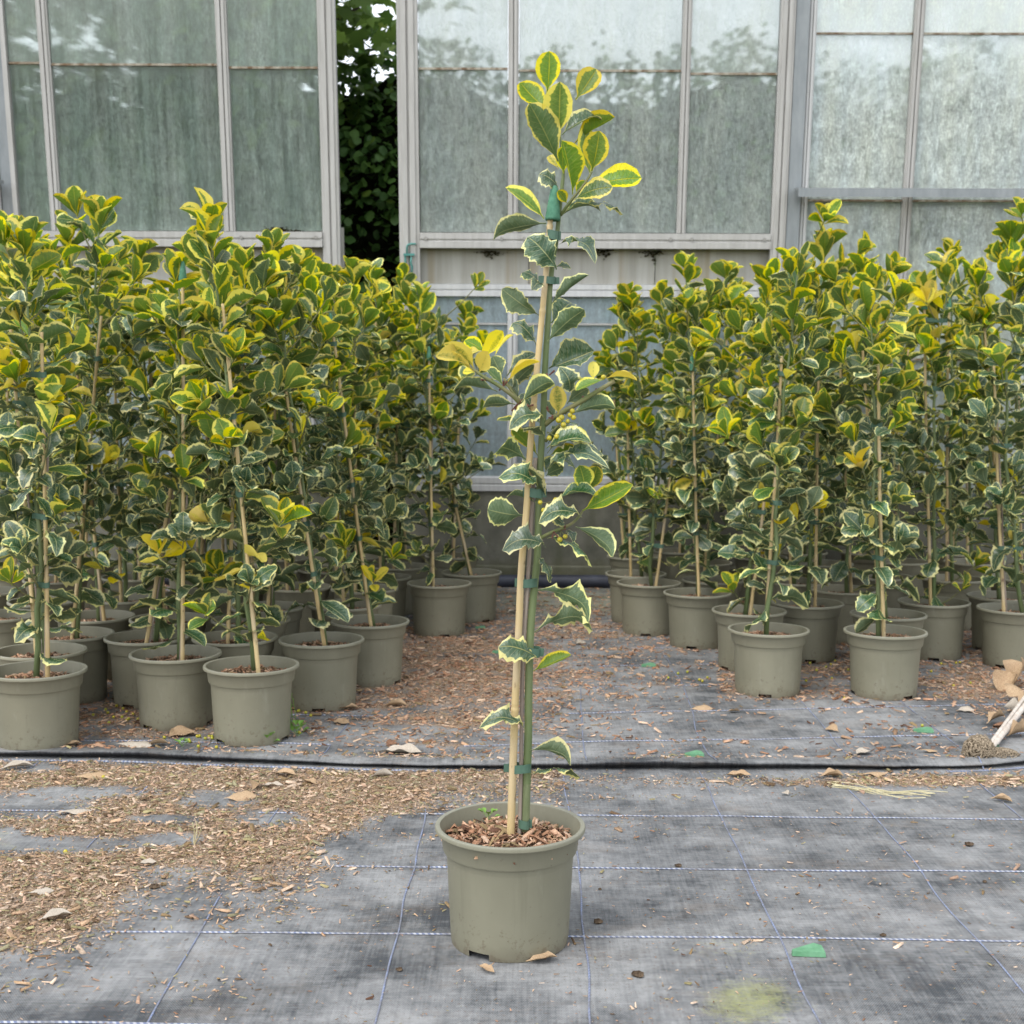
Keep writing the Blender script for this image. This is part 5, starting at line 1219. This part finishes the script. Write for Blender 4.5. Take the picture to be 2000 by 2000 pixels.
# little seedling in its soil
def sprout(parent, base, n, size, seed, mat):
    r = random.Random(seed)
    for i in range(n):
        a = i * 2.4; el = r.uniform(.2, .9); d = Vector((math.cos(a) * math.cos(el), math.sin(a) * math.cos(el), math.sin(el)))
        h = base + UPV * size * .5 * i / n
        v, f = tube([h, h + d * size * .5], size * .02, 4, False); link('stalk', mesh('stalk', v, f, M['sprout']), parent)
        link('leaf', SPR, parent, orient(h + d * size * .5, d, UPV, size * .6, size * .5))
M['sprout'] = simple('sprout_green', (.12, .24, .04), (.20, .36, .07), 40, .5)
SPR = leaf_mesh('sprout_leaf', M['sprout'], 3, cup=.2, arch=.1, nseg=8)
sd = link('seedling', None, hero); sprout(sd, Vector(TD(520, 850, .05)) , 6, .022, 1, M['sprout'])

# ================================================================== LITTER ON THE FABRIC
def chips_region(nm, ntry, xr, yr, size, pal, seed, power, label_kind='stuff', tilt=.22):
    rs = np.random.RandomState(seed); X = rs.uniform(*xr, ntry); Y = rs.uniform(*yr, ntry); keep = []
    for i in range(ntry):
        l = litter(X[i], Y[i])
        if rs.uniform() < l ** power: keep.append(i)
    X, Y = X[keep], Y[keep]; n = len(X)
    Zs = np.array([surf_z(X[i], Y[i]) for i in range(n)])
    d = np.hypot(X - hx, Y - hy); ok = d > .112; X, Y, Zs = X[ok], Y[ok], Zs[ok]; n = len(X)
    P = np.stack([X, Y, Zs + .0008 + rs.uniform(0, .004, n) ** 1.0], 1)
    o = link(nm, chip_mesh(nm, *chip_arrays(n, rs, P, size, pal, .30, tilt), M['chip']), kind='stuff'); return o
chips_region('bark_chips', 62000, (-1.75, 1.7), (2.1, 3.66), (.008, .021), PAL_TAN, 1, 1.7)
chips_region('fine_bark', 60000, (-1.6, 1.0), (2.3, 3.62), (.004, .011), PAL_TAN, 2, 2.0)
chips_region('bark_chips', 150000, (-2.9, 2.9), (3.62, 7.05), (.009, .024), PAL_RED + PAL_TAN[:2], 3, 1.5)
chips_region('bark_chips', 3200, (-1.6, 1.6), (1.9, 3.6), (.003, .010), PAL_TAN + PAL_RED, 4, .0)
chips_region('fine_bark', 60000, (-1.6, 1.6), (1.9, 3.62), (.0025, .008), PAL_TAN + PAL_RED, 6, .9)

M['dead'] = simple('dry_leaf', (.30, .19, .11), (.50, .37, .23), 30, .75, .2, .4, .002)
M['dead_pale'] = simple('bleached_dry_leaf', (.34, .29, .23), (.52, .46, .38), 30, .75, .2, .4, .002)
M['dead_dark'] = simple('brown_dry_leaf', (.16, .08, .05), (.30, .17, .10), 30, .7, .2, .4, .002)
DEAD = {}
for q, (ar, cu, tw, wv_) in enumerate([(.14, .45, .5, .07), (.30, -.35, -.7, .10), (.16, .7, 1.1, .09), (-.10, .5, -.6, .14)]):
    for kk in ('dead', 'dead_pale', 'dead_dark'): DEAD[(q, kk)] = leaf_mesh('dry_leaf', M[kk], 80 + q, teeth=.05, wave=wv_, arch=ar, cup=cu, twist=tw, nseg=14, obov=.92, blunt=.95)
def dead_leaf(label, px, py, lpx, mat='dead', ang=None, var=0, wr=.5, lift=0.006, group='dry leaves fallen on the fabric', tiltx=0.0):
    p = ground(px, py); r = random.Random(px * 7 + py); L = 1.22 * lpx / (F_PX / p.y); a = r.uniform(0, 6.28) if ang is None else R(ang)
    o = link('dry_leaf', DEAD[(var, mat)]); tag(o, label, 'dry leaf', group)
    d = Vector((math.cos(a), math.sin(a), tiltx)); b = Vector((p.x, p.y, surf_z(p.x, p.y) + lift)) - d * L / 2
    o.matrix_world = orient(b, d, UPV + Vector((r.gauss(0, .2), r.gauss(0, .2), 0)), L, L * wr, L * (.27 if tiltx == 0 else .7))
DL = [('large tan dry leaf lying left of centre on the bark chips below the seam', 470, 1560, 52, 'dead', 10, 1, .55), ('large pale curled dry leaf on the seam right of the left pots', 780, 1476, 75, 'dead_pale', -5, 3, .5),
 ('tan dry leaf lying just below the seam toward the middle', 560, 1516, 42, 'dead', 160, 0, .5), ('upturned tan dry leaf beside a chip heap below the seam', 500, 1540, 38, 'dead', 80, 2, .5), ('pale dry leaf next to the upturned one', 530, 1538, 40, 'dead_pale', 5, 3, .45),
 ('long pale dry leaf at the left among bark chips', 142, 1590, 62, 'dead_pale', 20, 1, .35), ('pale dry leaf at the left picture edge below the seam', 32, 1503, 55, 'dead_pale', 25, 0, .4), ('brown dry leaf leaning against the base of the second left pot', 352, 1443, 55, 'dead', 60, 3, .7),
 ('pair-forming pale dry leaf on the seam in front of the left pots', 262, 1468, 62, 'dead_pale', -10, 1, .5), ('tan dry leaf in front of the left pots beside the pale one', 305, 1465, 40, 'dead', 30, 0, .5), ('oval tan dry leaf right of the foremost left pot', 676, 1392, 44, 'dead', 15, 0, .62),
 ('crumpled tan dry leaf below the oval one', 664, 1418, 36, 'dead', -20, 3, .6), ('twisted dry leaf on the aisle chips', 772, 1385, 40, 'dead', 8, 2, .45), ('tan dry leaf lying on a thread line in the middle of the fabric', 1370, 1393, 38, 'dead', 5, 1, .45),
 ('small tan dry leaf right of the one on the thread line', 1432, 1398, 24, 'dead', 10, 0, .5), ('tan dry leaf standing alone on bare fabric right of centre', 1627, 1432, 32, 'dead', 110, 0, .55), ('long tan dry leaf just below the seam right of centre', 1624, 1520, 42, 'dead', 5, 2, .45),
 ('narrow tan dry leaf below the seam at right', 1705, 1517, 48, 'dead', 12, 1, .3), ('long flat tan dry leaf below the seam left of the curled one', 1440, 1518, 46, 'dead', 0, 3, .35), ('curled tan dry leaf near the right picture edge', 1955, 1567, 36, 'dead', -30, 2, .5),
 ('small tan dry leaf beside the root ball', 1812, 1475, 32, 'dead', -8, 1, .4), ('broken pale leaf fragment on the far fabric at right', 1684, 1478, 34, 'dead_pale', 40, 3, .7), ('bleached leaf fragment above the root ball', 1885, 1396, 30, 'dead_pale', 5, 3, .5),
 ('small pale dry leaf on bare fabric right of the main pot', 1536, 1554, 17, 'dead_pale', 100, 0, .7), ('large pale dry leaf at lower left on the chips', 108, 1797, 55, 'dead_pale', 30, 0, .55), ('small white dry leaf above the lower left one', 80, 1748, 42, 'dead_pale', 15, 1, .4),
 ('small curled white leaf among the chips left of centre', 287, 1690, 30, 'dead_pale', 20, 3, .5), ('tan dry leaf tucked under the front of the main pot', 1058, 1880, 56, 'dead', 20, 0, .45), ('two-lobed tan leaf scrap in front of the main pot', 948, 1898, 44, 'dead', -45, 3, .35),
 ('pale dry leaf on the chips beside the aisle pot', 875, 1224, 24, 'dead_pale', 10, 1, .6), ('pale dry leaf on the aisle right of the main stem', 1133, 1262, 26, 'dead_pale', 60, 3, .6), ('tan dry leaf lying far down the aisle by the wall', 1182, 1147, 26, 'dead', 10, 0, .6),
 ('brown dry leaf on the chips at far left below the seam', 180, 1520, 60, 'dead', 15, 1, .4), ('reddish brown leaf beside the large pale one on the seam', 763, 1460, 30, 'dead_dark', 70, 3, .6), ('tan dry leaf by the base of the left edge pot', 140, 1468, 36, 'dead', 30, 0, .5),
 ('small cream dry leaf on the chips under the seam, middle', 745, 1520, 42, 'dead_pale', 22, 2, .4), ('tan dry leaf on the chips under the seam, left of middle', 605, 1530, 36, 'dead', 140, 3, .5), ('pale leaf on soil-dark ground between the left pots', 1000, 1200, 20, 'dead_pale', 30, 0, .5)]
for d_ in DL: dead_leaf(*d_)
# crumpled leaf heap at the right edge
for i, (a, b, s_, an, va, mt, ti, lf) in enumerate([(1968, 1352, 60, 60, 3, 'dead', .8, .03), (1985, 1375, 60, 120, 1, 'dead', .5, .03), (1952, 1345, 34, 200, 0, 'dead_pale', .2, .02), (1995, 1345, 60, 30, 2, 'dead', .9, .05), (1945, 1423, 36, 20, 0, 'dead', .3, .02), (1985, 1400, 40, 160, 3, 'dead_pale', .2, .015), (1960, 1435, 40, 190, 1, 'dead_dark', .1, .02), (1990, 1445, 40, 0, 2, 'dead', .2, .01), (2010, 1390, 50, 80, 1, 'dead', .4, .02)]):
    dead_leaf(['upper crumpled brown dry leaf in the heap at the right edge', 'broad crumpled leaf leaning in the heap at the right edge', 'small pale leaf on the left of the right-edge heap', 'tallest crumpled leaf of the right-edge heap', 'tan leaf lying above the root ball beside the cane', 'pale leaf under the upper end of the cane', 'dark brown leaf between cane and root ball', 'tan leaf right of the cane at the picture edge', 'crumpled leaf behind the cane at the picture edge'][i], a, b, s_, mt, an, va, .6, lf, 'crumpled dry leaves heaped at the right edge', ti)
# green clips
def clip(label, px, py, wpx, ang):
    p = ground(px, py); s_ = wpx / (F_PX / p.y); vs = [(-.5, -.10, 0), (.5, -.16, 0), (.5, .28, 0), (.28, .42, 0), (-.5, .02, 0)]
    vs = [(x * s_, y * s_ * 1.3, z) for x, y, z in vs]; h = .009; n = 5; V = vs + [(x * .97, y * .97, h) for x, y, z in vs]
    F = [tuple(range(n - 1, -1, -1)), tuple(range(n, 2 * n))] + [(i, (i + 1) % n, n + (i + 1) % n, n + i) for i in range(n)]
    o = link('green_clip', mesh('green_clip', V, F, M['clip'])); tag(o, label, 'plastic clip', 'green plastic clips dropped on the fabric'); o.location = (p.x, p.y, surf_z(p.x, p.y) + .001); o.rotation_euler = (0, 0, R(ang))
clip('largest green plastic wedge lying near the front right of the main pot', 1578, 1868, 66, 0); clip('green wedge above the seam in the middle right', 1355, 1486, 38, 8); clip('green wedge with a berry beside it, right half', 1803, 1434, 38, -6)
clip('small green wedge on the aisle chips right of the stem', 1266, 1306, 28, 10); clip('small green wedge on the aisle left of the stem', 975, 1279, 28, 0); clip('tiny green wedge beside the aisle pot on the left', 938, 1231, 20, 0)
def berry_on(px, py, label):
    p = ground(px, py); o = link('fallen_berry', BERRY); o.matrix_world = Matrix.Translation((p.x, p.y, surf_z(p.x, p.y) + .005)) @ Matrix.Rotation(px, 4, 'X'); o['label'] = label; o['category'] = 'berry'; o['group'] = 'yellow berries fallen on the fabric'
M['berry2'] = M['berry']
berry_on(202, 1521, 'lone yellow-green berry just below the seam at left'); berry_on(1801, 1424, 'yellow berry lying against the green wedge at right'); berry_on(128, 1667, 'yellow berry on the chips at lower left'); berry_on(1649, 1372, 'single yellow berry in front between the two foremost right pots')
r = random.Random(9)
for cx_, cy_, n_, sx_, sy_, w_ in ((250, 1405, 16, 30, 14, 'in the shade between the two left front pots'), (400, 1450, 14, 35, 9, 'on the fabric at the foot of the foremost left pot'), (590, 1400, 7, 14, 12, 'beside the grassy weed'), (1620, 1310, 10, 40, 16, 'between the two foremost right pots'), (1330, 1328, 6, 30, 8, 'left of the right block pots'), (1850, 1310, 8, 40, 14, 'right of the foremost right pots')):
    for _ in range(n_): berry_on(r.gauss(cx_, sx_), r.gauss(cy_, sy_), 'tiny yellow-green berry ' + w_)
# clods
M['clod'] = simple('dark_clod', (.04, .028, .02), (.14, .10, .065), 90, .95, .1, .8, .004)
def clod(label, px, py, wpx):
    p = ground(px, py); s_ = wpx / (F_PX / p.y) / 2; r = random.Random(px); vs, fs = lathe([(.01, -.2), (.7, 0), (1, .35), (.7, .8), (.01, 1)], 9); vs = [(x * s_ * r.uniform(.7, 1.2), y * s_ * r.uniform(.6, 1.1), z * s_ * .7 * r.uniform(.7, 1.2)) for x, y, z in vs]
    o = link('soil_clod', mesh('soil_clod', vs, fs, M['clod'])); o.location = (p.x, p.y, surf_z(p.x, p.y) + .001); tag(o, label, 'soil clod', 'soil crumbs on the fabric')
for lb_, a, b, w_ in (('largest dark soil crumb at the bottom right of the main pot', 1247, 1908, 28), ('round dark pebble-like crumb at the right', 1892, 1652, 20), ('dark crumb just right of the main pot base', 1168, 1803, 22), ('dark crumb left of the lettering-free bare patch at lower left', 301, 1735, 22), ('small dark crumb beneath the upper right thread', 1325, 1692, 16),
                      ('small crumb touching the bottom thread at right', 1725, 1830, 14), ('small crumb right of the main rim', 1172, 1737, 9), ('small crumb on the right bare fabric', 1923, 1724, 10), ('grey-brown crumb at the bottom left of the main pot', 780, 1896, 16)): clod(lb_, a, b, w_)
# root ball with old cane
rp = ground(1925, 1492); RB = thing('root_ball', 'dry fibrous root ball lying beside the fallen cane at the right edge', 'root ball', (rp.x, rp.y + .03, surf_z(rp.x, rp.y + .03)))
r = random.Random(2); vs, fs = [], []
def strands(cx, cy, cz, rx, rz, n, w):
    global vs, fs
    for _ in range(n):
        a = r.uniform(0, 6.28); e = r.uniform(-.1, 1.5); p = Vector((cx + rx * math.cos(a) * math.cos(e), cy + rx * .8 * math.sin(a) * math.cos(e), cz + rz * abs(math.sin(e)))); d = Vector((r.gauss(0, 1), r.gauss(0, 1), r.gauss(0, .8))).normalized(); pts = [p]
        for _k in range(5):
            d = (d + Vector((r.gauss(0, .6), r.gauss(0, .6), r.gauss(0, .5)))).normalized(); q = pts[-1] + d * .010
            c = Vector((cx, cy, cz)); o = q - c; k_ = math.sqrt((o.x / rx) ** 2 + (o.y / rx / .8) ** 2 + (o.z / rz) ** 2)
            if k_ > 1.12: q = c + o * (1.05 / k_)
            q.z = max(q.z, .001); pts.append(q)
        b = len(vs); v, f = tube(pts, [w] * 6, 4, False); vs += v; fs += [tuple(i + b for i in g) for g in f]
strands(-.01, .0, .010, .043, .046, 460, .0012); strands(.055, .01, .002, .05, .016, 150, .0012)
M['root'] = simple('dry_roots', (.10, .075, .05), (.42, .34, .24), 200, .9)
link('roots', mesh('roots', vs, fs, M['root']), RB, None, 'stuff')
v, f = lathe([(.001, .0), (.030, .004), (.032, .02), (.020, .036), (.001, .040)], 12); v = [(x - .01, y * .8, z) for x, y, z in v]; link('soil_core', mesh('soil_core', v, f, M['clod'], True), RB)
a = ground(1925, 1489); e = ground(2012, 1392); fc = thing('fallen_cane', 'pale bamboo cane lying at the right edge with its open end towards the viewer', 'cane', tuple(a))
A = Vector((0, 0, .022)); B = Vector(e) - Vector(a) + Vector((0, 0, .05)); D = (B - A).normalized()
M['pale_cane'] = simple('bleached_bamboo', (.50, .43, .36), (.66, .60, .53), 30, .6, .3, .2, .001)
pts = [A + D * .02 * i for i in range(int((B - A).length / .02) + 14)]
v, f = tube(pts, [.0095 + (.0012 if i % 9 == 5 else 0) for i in range(len(pts))], 12, False); b = len(v); v2, f2 = tube([pts[0], pts[3]], .0065, 12, True); link('cane', mesh('cane', v, f, M['pale_cane'], True), fc)
link('hollow_shade', mesh('hollow_shade', v2, f2, M['moss']), fc)  # dark plug, coloured as the shade inside the open cane end
A2 = A + Vector((.02, .045, .01)); pts = [A2.lerp(B + Vector((.0, .02, .015)), i / 10) for i in range(11)]; v, f = tube(pts, .0055, 8); link('thin_cane', mesh('thin_cane', v, f, M['pale_cane'], True), fc)
m3 = A + D * .095; link('tie', TIE, fc, Matrix.Translation(m3) @ Matrix.Rotation(math.atan2(D.y, D.x) + 1.57, 4, 'Z') @ Matrix.Diagonal((.75, 1.3, .4, 1)))
# weeds
def weed(label, px, py, kind, s_):
    p = ground(px, py); t = thing('weed', label, 'weed', (p.x, p.y, surf_z(p.x, p.y))); r = random.Random(px)
    if kind == 'leafy': sprout(t, Vector((0, 0, .002)), 7, s_, px, M['sprout'])
    else:
        m__ = M['sprout'] if kind == 'grassy' else M['straw']
        for i in range(9 if kind == 'grassy' else 6):
            a = r.uniform(0, 6.28); pt = [Vector((0, 0, 0))]; d = Vector((math.cos(a) * .35, math.sin(a) * .2, 1)).normalized()
            for k in range(6): d = (d + Vector((r.gauss(0, .12), r.gauss(0, .1), 0))).normalized(); pt.append(pt[-1] + d * s_ / 6)
            v, f = tube(pt, [.0008] * 7, 4, False); link('stalk', mesh('stalk', v, f, m__), t)
            if kind == 'grassy':
                for k in range(2, 7): link('seed_head', SPR, t, orient(pt[k], Vector((r.gauss(0, 1), r.gauss(0, 1), .6)), UPV, .007, .003))
M['straw'] = simple('dry_straw', (.50, .44, .25), (.62, .56, .36), 40, .7)
weed('thin grassy weed growing between two left pots', 574, 1432, 'grassy', .12); weed('faint grassy weed leaning over the foremost left pot', 552, 1437, 'grassy', .09); weed('bright green two-leaved weed at the foot of the foremost left pot', 522, 1460, 'leafy', .035)
weed('small leafy weed between the foremost left pot and the next', 580, 1444, 'leafy', .04); weed('flat green weed leaf on the seam before the left pots', 356, 1466, 'leafy', .024); weed('dry pale grass stalks standing in the bark chips at left', 380, 1652, 'straw', .055)
# straw strands below the seam
p0_ = ground(1620, 1540); r = random.Random(4); vs, fs = [], []
for i in range(9):
    q = ground(1625 + r.gauss(0, 8), 1535 + r.gauss(0, 3)); z = ground(1800 + r.gauss(0, 30), 1552 + r.gauss(0, 6)); pts = []
    for k in range(9):
        t_ = k / 8; x = q.x + (z.x - q.x) * t_; y = q.y + (z.y - q.y) * t_ - .02 * math.sin(t_ * 3) * r.uniform(.5, 1.5); pts.append(Vector((x, y, surf_z(x, y) + .004 + .004 * math.sin(t_ * 9 + i))))
    b = len(vs); v, f = tube(pts, .0011, 4, False); vs += v; fs += [tuple(j + b for j in g) for g in f]
o = link('dry_grass', mesh('dry_grass', vs, fs, M['straw'])); tag(o, 'thin wisp of dry straw lying below the seam at right', 'dry grass')
print('objects', len(bpy.data.objects), 'tris', sum(len(m_.polygons) for m_ in bpy.data.meshes))
